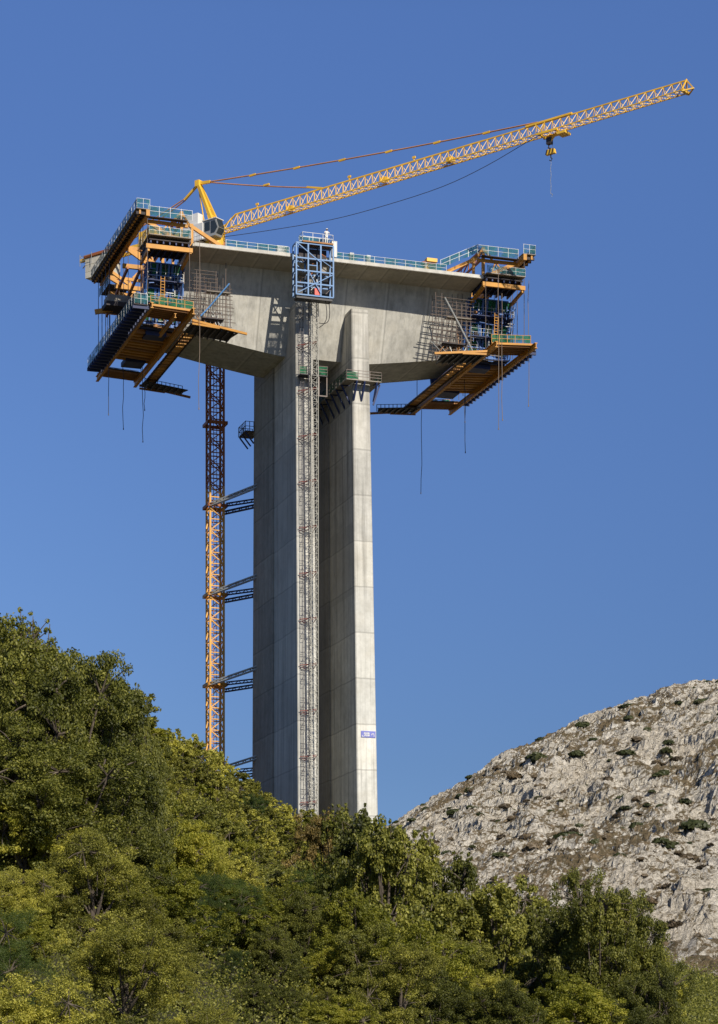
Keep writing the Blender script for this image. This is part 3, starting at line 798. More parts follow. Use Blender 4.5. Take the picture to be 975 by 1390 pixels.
# crane frame along jib: s along, t across
J0 = Vector((-26.3, 444.5)); jd = Vector((79, -60.5)).normalized(); jn = Vector((-jd.y, jd.x))
def TJ(p):
    s_, t_, z_ = p
    q = J0 + jd*s_ + jn*t_
    return Vector((q.x*S, q.y*S, z_*S))
def jb(name, mb, mat, parent=tc, smooth=False):
    return mb.build(name, mat, parent, smooth)
mb = MB(TJ)
for i in range(24):
    a0 = 2*math.pi*i/24; a1 = 2*math.pi*(i+1)/24
    mb.poly([(1.9*math.cos(a0),1.9*math.sin(a0),156.9),(1.9*math.cos(a1),1.9*math.sin(a1),156.9),(1.9*math.cos(a1),1.9*math.sin(a1),157.9),(1.9*math.cos(a0),1.9*math.sin(a0),157.9)],[(0,1,2,3)])
mb.box((-1.4,-1.4,155.4),(1.4,1.4,156.0)).box((-1.6,-1.6,156.5),(1.6,1.6,156.9)).box((-1.3,-1.3,157.9),(1.3,1.3,160.0))
jb('slewing_ring', mb, M['yellow'])
mb = MB(TJ)
for b in (-1, 1):
    mb.beam((.9, b*.9, 159.5), (-3.9, b*.25, 169.2), .5, .62)
    mb.beam((-1.4, b*1.0, 159.6), (-3.9, b*.25, 169.0), .16, .16)
for k in range(1, 6): mb.beam((.9-4.8*k/6, -.9+.11*k, 159.5+9.7*k/6), (.9-4.8*k/6, .9-.11*k, 159.5+9.7*k/6), .2)
mb.box((-4.5,-.55,168.8),(-3.5,.55,169.9))
mb.beam((-4.0,0,169.4), (-1.2,0,169.1), .4, .5).beam((-4.2,0,169.2), (-7.4,0,167.2), .35, .4)
jb('apex_tower', mb, M['yellow'])
# jib
zb = lambda s_: lerp(159.2, 160.45, s_/99.5)
zt = lambda s_: lerp(161.75, 162.15, s_/99.5) if s_ > 4.5 else lerp(159.9, 161.75, max(0,(s_-1.2))/3.3)
s0 = 1.4; sec = 9.68
for i in range(10):
    a = s0+i*sec; b = a+sec-.05; mb = MB(TJ); n = 6
    ct = .18 if i < 6 else .15
    for q in (-1, 1): mb.beam((a, q*.85, zb(a)), (b, q*.85, zb(b)), ct)
    if i == 0:
        mb.beam((a, 0, zb(a)+.5), (a+3.6, 0, zt(a+3.6)), ct+.05).beam((a+3.6, 0, zt(a+3.6)), (b, 0, zt(b)), ct+.05)
    else: mb.beam((a, 0, zt(a)), (b, 0, zt(b)), ct+.05)
    for k in range(n):
        x0 = a+(b-a)*k/n; x1 = a+(b-a)*(k+1)/n; xm = (x0+x1)/2
        for q in (-1, 1):
            mb.beam((x0, q*.85, zb(x0)), (xm, 0, zt(xm)), .085); mb.beam((xm, 0, zt(xm)), (x1, q*.85, zb(x1)), .085)
        mb.beam((x0, -.85, zb(x0)), (x1, .85, zb(x1)), .09); mb.beam((x0, -.85, zb(x0)), (x0, .85, zb(x0)), .1)
    jb('jib_section', mb, M['yellow'])
mb = MB(TJ).box((97.9,-1.0,160.2),(98.4,1.0,160.6)).beam((98.0,-.9,160.4),(98.4,0,162.3),.24).beam((98.0,.9,160.4),(98.4,0,162.3),.24).beam((98.2,-1,160.2),(99.7,0,160.6),.2).beam((98.2,1,160.2),(99.7,0,160.6),.2).beam((98.3,0,162.3),(99.7,0,160.5),.18)
jb('jib_tip', mb, M['yellow'])
for sx in (17, 38, 52): 
    jb('rope_guide', MB(TJ).box((sx,-.5,zb(sx)+.2),(sx+1.3,.5,zb(sx)+.9)), M['yellow'])
for sx in (10, 31, 45):
    jb('pulley_post', MB(TJ).beam((sx,0,zt(sx)),(sx,0,zt(sx)+.8),.18).box((sx-.3,-.12,zt(sx)+.5),(sx+.3,.12,zt(sx)+.85)), M['yellow'])
# pendants
def pend(a, b, sag, r, nm, mat, k=14):
    pts = [(lerp(a[0],b[0],i/k), lerp(a[1],b[1],i/k), lerp(a[2],b[2],i/k)-sag*4*(i/k)*(1-i/k)) for i in range(k+1)]
    o = jb(nm, MB(TJ).tube(pts, r, 5), mat)
    return pts
p = pend((-1.3,0,169.1), (70.3,0,162.4), .4, .13, 'pendant_bar', M['cable'])
for q in p[2:-1:2]: jb('pendant_joint', MB(TJ).box((q[0]-.7,-.16,q[2]-.16),(q[0]+.7,.16,q[2]+.16)), M['yellow'])
p = pend((-1.3,0,169.0), (24.8,0,162.0), .2, .12, 'pendant_bar', M['cable'])
jb('pendant_joint', MB(TJ).box((11.5,-.15,165.3),(12.8,.15,165.6)), M['yellow'])
jb('pendant_joint', MB(TJ).beam((21.5,0,162.9),(25,0,161.9),.3), M['yellow'])
for q in (-.6, .6): pend((-7.4,q*.4,167.2), (-26.0,q*2,161.9), .1, .12, 'pendant_bar', M['cable'])
jb('jib_top_anchor', MB(TJ).beam((68.0,0,162.2),(77,0,162.25),.4,.3), M['yellow'])
# counter jib and ballast
mb = MB(TJ)
for q in (-1.1, 1.1): mb.beam((-1.2,q,160.4), (-33,q,160.9), .4, .6)
for i in range(9): mb.beam((-2-i*3.6,-1.1,160.4),(-2-i*3.6,1.1,160.4),.25); mb.beam((-2-i*3.6,-1.1,160.4),(-5.6-i*3.6,1.1,160.5),.14)
jb('counter_jib', mb, M['yellow'])
cw = jb('ballast_rack', MB(TJ).beam((-24.6,-1.5,161.3),(-31.6,-1.5,161.3),.3,.5).beam((-24.6,1.5,161.3),(-31.6,1.5,161.3),.3,.5).beam((-25,-1.5,161.3),(-25,1.5,161.3),.3).beam((-31.4,-1.5,161.3),(-31.4,1.5,161.3),.3), M['rust_and_shade'])
for i in range(4):
    a = -25.0-i*1.6
    for h0, h1 in ((157.2,158.3),(158.36,159.6),(159.66,160.9)):
        jb('ballast_block', MB(TJ).box((a,-1.45,h0),(a-1.53,1.45,h1)), M['ballast'])
mb = MB(TJ)
rp = [(-29.4,1.8),(-32.4,1.8),(-32.4,-1.8),(-29.4,-1.8)]
for i in range(3):
    a, b = rp[i], rp[i+1]
    for h in (.0, .8): mb.beam((*a,160.6+h),(*b,160.6+h),.06)
for a in rp: mb.beam((*a,159.6),(*a,161.8),.08)
jb('ballast_railing', mb, M['steel'])
jb('hoist_winch', MB(TJ).box((-14,-1,160.9),(-18,1,163.2)), M['yellow'])
jb('machine_house', MB(TJ).box((-2.2,-2.3,159.9),(-5.6,-.9,163.0)).box((-.6,-2.9,157.8),(-3.8,-.9,160.7)), M['white'])
# operator cab on the side that faces the camera
cb = jb('cab', MB(TJ).poly([(-.6,-2.6,157.9),(2.2,-2.6,157.9),(3.0,-2.6,159.2),(2.4,-2.6,160.9),(-.6,-2.6,160.9),
     (-.6,-.8,157.9),(2.2,-.8,157.9),(3.0,-.8,159.2),(2.4,-.8,160.9),(-.6,-.8,160.9)],
     [(4,3,2,1,0),(5,6,7,8,9),(0,1,6,5),(1,2,7,6),(2,3,8,7),(3,4,9,8),(4,0,5,9)]), M['steel'])
mb = MB(TJ)
mb.poly([(-.3,-2.64,159.0),(1.0,-2.64,159.0),(1.0,-2.64,160.6),(-.3,-2.64,160.6)],[(0,1,2,3)])
mb.poly([(1.2,-2.64,158.4),(2.1,-2.64,158.4),(2.8,-2.64,159.2),(2.2,-2.64,160.6),(1.2,-2.64,160.6)],[(0,1,2,3,4)])
mb.poly([(2.28,-2.5,158.05),(3.05,-2.5,159.15),(3.05,-.9,159.15),(2.28,-.9,158.05)],[(0,1,2,3)])
mb.poly([(3.04,-2.5,159.3),(2.5,-2.5,160.8),(2.5,-.9,160.8),(3.04,-.9,159.3)],[(0,1,2,3)])
jb('cab_window', mb, M['glass'], cb)
jb('cab_roof', MB(TJ).box((-.8,-2.8,160.92),(2.6,-.6,161.05)), M['white'], cb)
mb = MB(TJ)
for a in (-2.9, -1.2): mb.box((a,-2.9,157.6),(a+2.2,-.7,157.7))
for a in (-3.8,-2.4,-1.0): mb.beam((a,-2.9,157.7),(a,-2.9,159.3),.09)
for h in (.8,1.6): mb.beam((-3.8,-2.9,157.7+h),(-1.0,-2.9,157.7+h),.08)
jb('cab_platform', mb, M['white'])
# trolley, hook block, chain
tr_ = jb('trolley', MB(TJ).box((70.8,-1.2,159.75),(74.8,-.95,160.1)).box((70.8,.95,159.75),(74.8,1.2,160.1)).beam((71.2,-1.1,159.9),(71.2,1.1,159.9),.3).beam((74.4,-1.1,159.9),(74.4,1.1,159.9),.3)
         .beam((71.6,0,159.8),(72.6,0,158.6),.25).beam((74,0,159.8),(72.8,0,158.6),.25).box((74.6,-.9,159.1),(76.2,.9,159.5)).beam((70.6,-1.1,161.6),(72.2,-1.1,159.8),.16).beam((72.4,-1.1,161.6),(71.6,-1.1,159.8),.14), M['yellow'])
jb('trolley_sheave', MB(TJ).box((72.2,-.35,158.2),(73.1,.35,159.3)).tube([(72.65,0,158.3),(72.4,0,157.7),(72.9,0,157.4)],.14), M['black'], tr_)
mb = MB(TJ)
for q in (-.35,.35): mb.tube([(72.9+q,0,158.6),(72.9+q,0,157.2)], .04, 4)
jb('hoist_rope', mb, M['dcable'])
hk = jb('hook_block', MB(TJ).poly([(72.0,-.3,156.5),(73.8,-.3,156.5),(73.6,-.3,157.3),(72.2,-.3,157.3),(72.0,.3,156.5),(73.8,.3,156.5),(73.6,.3,157.3),(72.2,.3,157.3)],[(0,1,2,3),(7,6,5,4),(0,4,5,1),(1,5,6,2),(2,6,7,3),(3,7,4,0)]), M['yellow'])
mb = MB(TJ)
for a in (72.25, 72.85, 73.45): mb.poly([(a-.25,-.33,156.52),(a+.02,-.33,156.52),(a+.25,-.33,157.28),(a-.02,-.33,157.28)],[(0,1,2,3)])
jb('black_stripe', mb, M['black'], hk)
jb('hook', MB(TJ).tube([(72.9,0,156.5),(72.9,0,156.0),(73.15,0,155.7),(72.95,0,155.4),(72.65,0,155.6)],.1), M['black'], hk)
mb = MB(TJ)
for k in range(11):
    zz_ = 155.4-k*.5
    mb.beam((72.9+.06*math.sin(k*1.7),0,zz_),(72.9+.06*math.sin(k*1.7+1.7),0,zz_-.42),.09,.05)
jb('lifting_chain', mb.tube([(73.0,0,150.0),(73.25,0,149.8),(73.1,0,149.5)],.06), M['steel'], hk)
# sagging supply cable under the jib
pts = [(2.0, 158.3), (12, 157.2), (27, 155.9), (39, 155.75), (51, 156.2), (60, 157.6), (68.5, 159.7), (71.5, 160.2)]
fine = []
for i in range(len(pts)-1):
    for k in range(4):
        t = k/4; p0 = pts[max(i-1,0)]; p1 = pts[i]; p2 = pts[i+1]; p3 = pts[min(i+2,len(pts)-1)]
        f = lambda j: .5*((2*p1[j])+(-p0[j]+p2[j])*t+(2*p0[j]-5*p1[j]+4*p2[j]-p3[j])*t*t+(-p0[j]+3*p1[j]-3*p2[j]+p3[j])*t**3)
        fine.append((f(0), 0, f(1)))
fine.append((71.5,0,160.2))
jb('supply_cable', MB(TJ).tube(fine, .055, 5), M['dcable'])

# ------------------------------------------------------------------ worker on the cage
def worker(base, facing, label, grp=None):
    import mathutils
    e = bpy.data.objects.new('person', None); COL.objects.link(e)
    e.location = T(base)
    e.rotation_euler = (0,0,facing); e['label'] = label; e['category'] = 'person'
    H = 1.62   # m
    J = {'pel': (0,0,.92), 'chest': (0,.10,1.28), 'neck': (0,.16,1.44), 'head': (0,.22,1.56), 'top': (0,.24,1.68),
         'ls': (.18,.11,1.38), 'le': (.30,.26,1.16), 'lh': (.22,.48,1.12), 'rs': (-.18,.11,1.38), 're': (-.30,.26,1.16), 'rh': (-.22,.48,1.12),
         'lhp': (.09,0,.9), 'lk': (.11,.04,.5), 'lf': (.12,-.02,.08), 'lt': (.12,.16,.04), 'rhp': (-.09,0,.9), 'rk': (-.11,.04,.5), 'rf': (-.12,-.02,.08), 'rt': (-.12,.16,.04)}
    def skin(name, edges, rad, mat, root):
        keys = sorted({k for ed in edges for k in ed}, key=lambda k: (k != root, k))
        me = bpy.data.meshes.new(name)
        me.from_pydata([J[k] for k in keys], [(keys.index(a), keys.index(b)) for a, b in edges], [])
        me.materials.append(mat)
        o = bpy.data.objects.new(name, me); COL.objects.link(o); o.parent = e
        o.modifiers.new('skin', 'SKIN'); 
        bm = bmesh.new(); bm.from_mesh(me)
        ly = bm.verts.layers.skin.verify()
        bm.verts.ensure_lookup_table()
        for i, v in enumerate(bm.verts):
            v[ly].radius = (rad[keys[i]],)*2; v[ly].use_root = (keys[i] == root)
        bm.to_mesh(me); bm.free()
        sb = o.modifiers.new('sub', 'SUBSURF'); sb.levels = 1; sb.render_levels = 1
        return o
    body_ed = [('pel','chest'),('chest','neck'),('neck','head'),('head','top'),('chest','ls'),('ls','le'),('le','lh'),('chest','rs'),('rs','re'),('re','rh'),
               ('pel','lhp'),('lhp','lk'),('lk','lf'),('lf','lt'),('pel','rhp'),('rhp','rk'),('rk','rf'),('rf','rt')]
    rad = dict(pel=.13,chest=.15,neck=.06,head=.095,top=.07,ls=.06,le=.045,lh=.04,rs=.06,re=.045,rh=.04,lhp=.085,lk=.06,lf=.045,lt=.04,rhp=.085,rk=.06,rf=.045,rt=.04)
    skin('body', body_ed, rad, M['skin'], 'pel')
    r2 = {k: v+.018 for k, v in rad.items()}
    r2['neck'] = .085
    skin('jacket', [('pel','chest'),('chest','neck'),('chest','ls'),('ls','le'),('chest','rs'),('rs','re')], r2, M['white'], 'pel')
    skin('trousers', [('pel','lhp'),('lhp','lk'),('lk','lf'),('pel','rhp'),('rhp','rk'),('rk','rf')], r2, M['white'], 'pel')
    me = bpy.data.meshes.new('helmet'); bm = bmesh.new()
    bmesh.ops.create_uvsphere(bm, u_segments=16, v_segments=8, radius=.135)
    bmesh.ops.delete(bm, geom=[v for v in bm.verts if v.co.z < -.01], context='VERTS')
    for v in bm.verts:
        if v.co.z < .02: v.co.x *= 1.15; v.co.y *= 1.25
    bm.to_mesh(me); bm.free(); me.materials.append(M['white'])
    o = bpy.data.objects.new('helmet', me); o.location = (0,.23,1.60); o.parent = e; COL.objects.link(o)
    return e
M['skin'] = paint('skin', (.45,.26,.18), .6, wear=.1)
worker((-2.7, -1.5, 145.02), math.pi+.35, 'worker in white clothes and helmet leaning over the railing on top of the blue cage')

# ------------------------------------------------------------------ land
def gz(X, Y):
    z = -8+.115*Y-(.5*X if X < 0 else .3*X)
    # level off away from the slope in view: valley floor near the viewer, shoulder behind
    if Y < 60: z = lerp(-3, z, max(0, min(1, (Y+20)/80)))
    if Y > 330: z -= (Y-330)**2*.0006
    lim = 60
    if z > lim: z = lim+(z-lim)*.3
    return z+.5*noise.noise(Vector((X*.05, Y*.05, 3)))
mb = MB(TW); nx, ny = 90, 110
pts = []
for j in range(ny+1):
    t = j/ny; y = -60+620*t
    for i in range(nx+1):
        x = -160+260*i/nx
        pts.append((x, y, max(gz(x, y), -40)))
mb.poly(pts, [(j*(nx+1)+i, j*(nx+1)+i+1, (j+1)*(nx+1)+i+1, (j+1)*(nx+1)+i) for j in range(ny) for i in range(nx)])
def groundmat():
    m, nt, b = newmat('hillside_soil')
    geo = N(nt, 'ShaderNodeNewGeometry')
    n = N(nt, 'ShaderNodeTexNoise', Scale=.5, Detail=9.0, Roughness=.7); nt.links.new(geo.outputs['Position'], n.inputs['Vector'])
    c = ramp(nt, n.outputs[0], [(.3, (.018,.018,.006)), (.55, (.045,.042,.014)), (.75, (.09,.07,.03))])
    nt.links.new(c, b.inputs['Base Color']); b.inputs['Roughness'].default_value = .95
    bp = N(nt, 'ShaderNodeBump', Strength=.8, Distance=.3); nt.links.new(n.outputs[0], bp.inputs['Height']); nt.links.new(bp.outputs[0], b.inputs['Normal'])
    return m
o = mb.build('hillside', groundmat(), None, True); tag(o, kind='structure')
# wide ground sheet to the horizon
g = MB(TW).poly([(-9000,-3000,-42),(9000,-3000,-42),(9000,12000,-42),(-9000,12000,-42)], [(0,1,2,3)]).build('ground', paint('dry_valley_floor', (.13,.105,.07), .95, wear=.6, dirt=(.07,.07,.035), scale=.02))
tag(g, kind='structure')

# rocky hill
SIL = [(-40,1300),(300,1210),(420,1165),(500,1130),(545,1106),(580,1086),(620,1062),(660,1034),(700,1010),(740,994),(800,972),(850,953),(900,932),(940,923),(975,920),(1100,905),(1300,915),(1500,960),(1900,1100),(2300,1290)]
def ridge(X):           # crest height of the hill over its own east-west axis
    px = 487.5+X/900*3300
    for (a,b),(c,d) in zip(SIL, SIL[1:]):
        if a <= px <= c:
            t = (px-a)/(c-a); return (1500-lerp(b, d, t))/3300*900
    return 40
def fract(x, y, o, H_=.9, s_=1.):
    v = 0; a = 1; f_ = s_
    for k in range(o):
        v += a*(1-abs(noise.noise(Vector((x*f_, y*f_, 7.3+k)))*2)); a *= .5; f_ *= 2.07
    return v
def hz(X, Y):
    r = ridge(X)
    d = (900-Y)
    t = d/430
    if d > 0: h = r*(1-min(1.6, t)**1.12*.92)
    else: h = r-(-d)*.45-8*(1-math.exp(d/30))
    a = min(1, max(.35, abs(d)/40))
    h += a*( 5.0*(fract(X, Y*.8, 3, s_=.012)-1.1) + 4.2*(fract(X+40, Y*.7, 4, s_=.04)-1.2))
    h += 1.5*(fract(X*.8+9, Y*.8, 4, s_=.17)-1.1)*min(1, a+.25)
    h += .55*(fract(X*.9+3, Y*.9, 2, s_=.75)-.7)
    # ledges
    q = h*.22; h += 1.2*a*(math.floor(q)+ (q-math.floor(q))**3 - q)/.22*.35
    return h
def hillmesh(x0, x1, nx, ys, fine_=True):
    pts = []; ny = len(ys)-1
    for y in ys:
        for i in range(nx+1):
            x = lerp(x0, x1, i/nx)
            p = Vector((x, y, hz(x, y)))
            if fine_:
                p += noise.noise_vector(p*.09)*1.1 + noise.noise_vector(p*.26+Vector((5,1,2)))*.85 + noise.noise_vector(p*.8)*.5
            pts.append(tuple(p))
    return MB(TW).poly(pts, [(j*(nx+1)+i, j*(nx+1)+i+1, (j+1)*(nx+1)+i+1, (j+1)*(nx+1)+i) for j in range(ny) for i in range(nx)])
ys = [430+ i*.9 for i in range(int(500/.9))]
def rockmat():
    m, nt, b = newmat('limestone_and_scrub')
    geo = N(nt, 'ShaderNodeNewGeometry'); P = geo.outputs['Position']
    def nz(sc, det, rough, src=P, dist=0.):
        n = N(nt, 'ShaderNodeTexNoise', Scale=sc, Detail=det, Roughness=rough, Distortion=dist); nt.links.new(src, n.inputs['Vector']); return n.outputs[0]
    big = nz(.035, 6.0, .6); med = nz(.22, 9.0, .78, dist=.6); fine = nz(1.3, 6.0, .8); mid2 = nz(.55, 8.0, .75, dist=1.2)
    rock = ramp(nt, fine, [(.30, (.20,.19,.17)), (.40, (.55,.53,.47)), (.56, (.87,.845,.77))])
    # crevices: thin dark lines where the mid noises cross their mean
    for src, wdt, dk in ((mid2, .035, .42), (med, .022, .35)):
        d = mathn(nt, 'ABSOLUTE', mathn(nt, 'SUBTRACT', src, .5))
        cr = ramp(nt, d, [(0, (dk, dk*.95, dk*.88)), (wdt, (1,1,1))])
        rock = mixc(nt, .6, rock, cr, 'MULTIPLY')
    tint = ramp(nt, big, [(.35, (.90,.84,.76)), (.6, (1.08,1.06,1.03))])
    rock = mixc(nt, 1.0, rock, tint, 'MULTIPLY')
    scrub = ramp(nt, mid2, [(.3, (.05,.05,.02)), (.5, (.15,.11,.055)), (.68, (.28,.20,.11))])
    s_ = mathn(nt, 'ADD', mathn(nt, 'MULTIPLY', big, .6), mathn(nt, 'MULTIPLY', med, .5))
    s_ = mathn(nt, 'ADD', s_, mathn(nt, 'MULTIPLY', nz(.8, 6.0, .75), .55))
    sep = N(nt, 'ShaderNodeSeparateXYZ'); nt.links.new(geo.outputs['Normal'], sep.inputs[0])
    s_ = mathn(nt, 'ADD', s_, mathn(nt, 'MULTIPLY', mathn(nt, 'SUBTRACT', sep.outputs[2], .8), .2))
    fac = ramp(nt, s_, [(.755, (0,0,0)), (.825, (.95,.95,.95))])
    c = mixc(nt, fac, rock, scrub)
    nt.links.new(c, b.inputs['Base Color']); b.inputs['Roughness'].default_value = .95; b.inputs['Specular IOR Level'].default_value = .12
    bh = mathn(nt, 'ADD', mathn(nt, 'MULTIPLY', med, 2.0), mathn(nt, 'MULTIPLY', fine, .5))
    bh = mathn(nt, 'ADD', bh, mid2)
    bp = N(nt, 'ShaderNodeBump', Strength=1.0, Distance=.75); nt.links.new(bh, bp.inputs['Height']); nt.links.new(bp.outputs[0], b.inputs['Normal'])
    return m
M['rock'] = rockmat()
YN = [560+i*.5 for i in range(680)]
YF = [430+i*2.5 for i in range(53)]
for x0, x1, nx_, yy, nm in ((-20, 160, 340, YN+[900, 904, 910, 925, 950], 'rocky_hill'), (-20, 160, 90, YF, 'rocky_hill_foot'), (160, 620, 140, YF[::2]+YN[::7]+[902, 925, 950], 'rocky_hill_flank')):
    o = hillmesh(x0, x1, nx_, yy).build(nm, M['rock']); tag(o, kind='structure')

# ------------------------------------------------------------------ foliage
LM = [leafmat('leaf_dark_oak', (.024,.032,.007), (.125,.135,.024), (.40,.38,.075)),
      leafmat('leaf_olive', (.035,.040,.008), (.24,.235,.04), (.66,.60,.11)),
      leafmat('leaf_yellow_green', (.05,.06,.01), (.25,.255,.03), (.60,.53,.09), .45),
      leafmat('leaf_autumn', (.09,.07,.02), (.28,.20,.06), (.50,.37,.12)),
      leafmat('leaf_pine', (.02,.035,.008), (.065,.10,.02), (.16,.20,.04))]
def barkmat():
    m, nt, b = newmat('bark')
    geo = N(nt, 'ShaderNodeNewGeometry')
    n = N(nt, 'ShaderNodeTexNoise', Scale=6.0, Detail=6.0); nt.links.new(geo.outputs['Position'], n.inputs['Vector'])
    nt.links.new(ramp(nt, n.outputs[0], [(.3, (.04,.03,.022)), (.7, (.15,.12,.09))]), b.inputs['Base Color'])
    b.inputs['Roughness'].default_value = .9
    return m
BARK = barkmat()
ID = lambda p: Vector(p)
def crown_and_trunk(seed, nclump, nleaf, leaf, spiky=0., needle=False):
    """tree of height 1 and crown half-width about .45"""
    r = random.Random(seed)
    V = []; F = []
    T_ = MB(ID)
    top = Vector((r.uniform(-.05,.05), r.uniform(-.05,.05), .74))
    T_.tube([(0,0,-.08), (r.uniform(-.02,.02), r.uniform(-.02,.02), .25), (top.x*.6, top.y*.6, .5), tuple(top)], .026, 7, .008)
    # main limbs, each carrying its own lobe of the crown
    lobes = []
    for k in range(11):
        a = k*2.4+r.uniform(-.4,.4); hz_ = r.uniform(.24, .84)
        env = math.sin(math.pi*min(1, hz_*.80+.14))**.7
        rad = .33*env*r.uniform(.55, 1.1)
        c = Vector((math.cos(a)*rad, math.sin(a)*rad, hz_))
        lobes.append((c, r.uniform(.15, .23)))
        st = Vector((0,0,max(.12, hz_*.5))); mid = st.lerp(c, .5)+Vector((0,0,-.02))
        T_.tube([st, mid, c], .013, 5, .004)
    lobes.append((Vector((top.x, top.y, .82)), .17)); lobes.append((Vector((0,0,.5)), .26)); lobes.append((Vector((0,0,.25)), .24))
    cl = []
    for k in range(nclump):
        c, s_ = r.choice(lobes)
        d = Vector((r.gauss(0,1), r.gauss(0,1), r.gauss(0,1))).normalized()
        q = c + Vector((d.x, d.y, d.z*.85))*s_*(.55+.5*r.random())
        if q.z < .04: q.z = .04+.1*r.random()
        if q.z > .97: q.z = .97
        cl.append((q, r.uniform(.032, .062)))
    for k in range(int(2+spiky*7)):
        a = r.uniform(0, 2*math.pi); rad = r.uniform(0, .30)
        hgt = 1.0-rad*.55+r.uniform(-.05,.03)
        for q in range(6): cl.append((Vector((math.cos(a)*rad+r.uniform(-.012,.012), math.sin(a)*rad+r.uniform(-.012,.012), hgt-.034*q)), .012+.006*q))
        T_.tube([(math.cos(a)*rad*.6, math.sin(a)*rad*.6, hgt-.35), (math.cos(a)*rad, math.sin(a)*rad, hgt-.01)], .006, 4, .002)
    for c, s_ in cl:
        if r.random() < .25:
            st = min(lobes, key=lambda L_: (L_[0]-c).length)[0]
            T_.tube([st, st.lerp(c, .5)+Vector((r.uniform(-.01,.01), r.uniform(-.01,.01), .01)), c], .005, 4, .0015)
        n = int(nleaf*(s_/.047)**1.7)+5
        for i in range(n):
            d = Vector((r.gauss(0,1), r.gauss(0,1), r.gauss(0,1))).normalized()
            p = c + Vector((d.x, d.y, d.z*.7))*s_*(r.random()**.4)
            nrm = (d*.7+Vector((r.uniform(-1,1), r.uniform(-1,1), r.uniform(-.3,1.3)))).normalized()
            t1 = nrm.cross(Vector((r.uniform(-1,1), r.uniform(-1,1), r.uniform(-1,1)))).normalized(); t2 = nrm.cross(t1)
            L = leaf*r.uniform(.7,1.35); W_ = L*(.2 if needle else .58)
            b0 = len(V)
            V.extend([p-t1*L*.5, p+t2*W_*.5+nrm*L*.06, p+t1*L*.5, p-t2*W_*.5+nrm*L*.06])
            F.append((b0, b0+1, b0+2, b0+3))
    return V, F, T_
KIND = [dict(n='broadleaf_tree', c='tree', d='dark green oak'), dict(n='olive_green_bush', c='bush', d='olive green bush'),
        dict(n='yellow_green_tree', c='tree', d='bright yellow-green tree'), dict(n='autumn_tree', c='tree', d='orange-brown autumn tree'),
        dict(n='conifer_bush', c='bush', d='deep green conifer bush')]
protos = {}
def mesh_from(name, V, F, mat):
    me = bpy.data.meshes.new(name); me.from_pydata(V, [], F); me.materials.append(mat); me.update(); return me
def get_proto(kind, lod, var):
    key = (kind, lod, var)
    if key in protos: return protos[key]
    # lod 0 near, 1 middle, 2 far
    ncl, nl = [(400, 155), (260, 78), (170, 42)][lod]
    leaf = [.0118, .020, .036][lod]
    if kind == 2: leaf *= 1.5; nl = int(nl*.75)
    if kind == 0: leaf *= 1.15
    if kind == 4: leaf *= 1.1; nl = int(nl*1.5)
    V, F, T_ = crown_and_trunk(kind*31+var*7+lod+1, ncl, nl, leaf, spiky=(1.5 if kind == 0 else .3), needle=(kind == 4))
    # each tree is scaled non-uniformly from the unit crown: half width .42 of its height
    tv = T_.v
    protos[key] = (mesh_from('crown', V, F, LM[kind]), mesh_from('trunk', tv, T_.f, BARK))
    return protos[key]
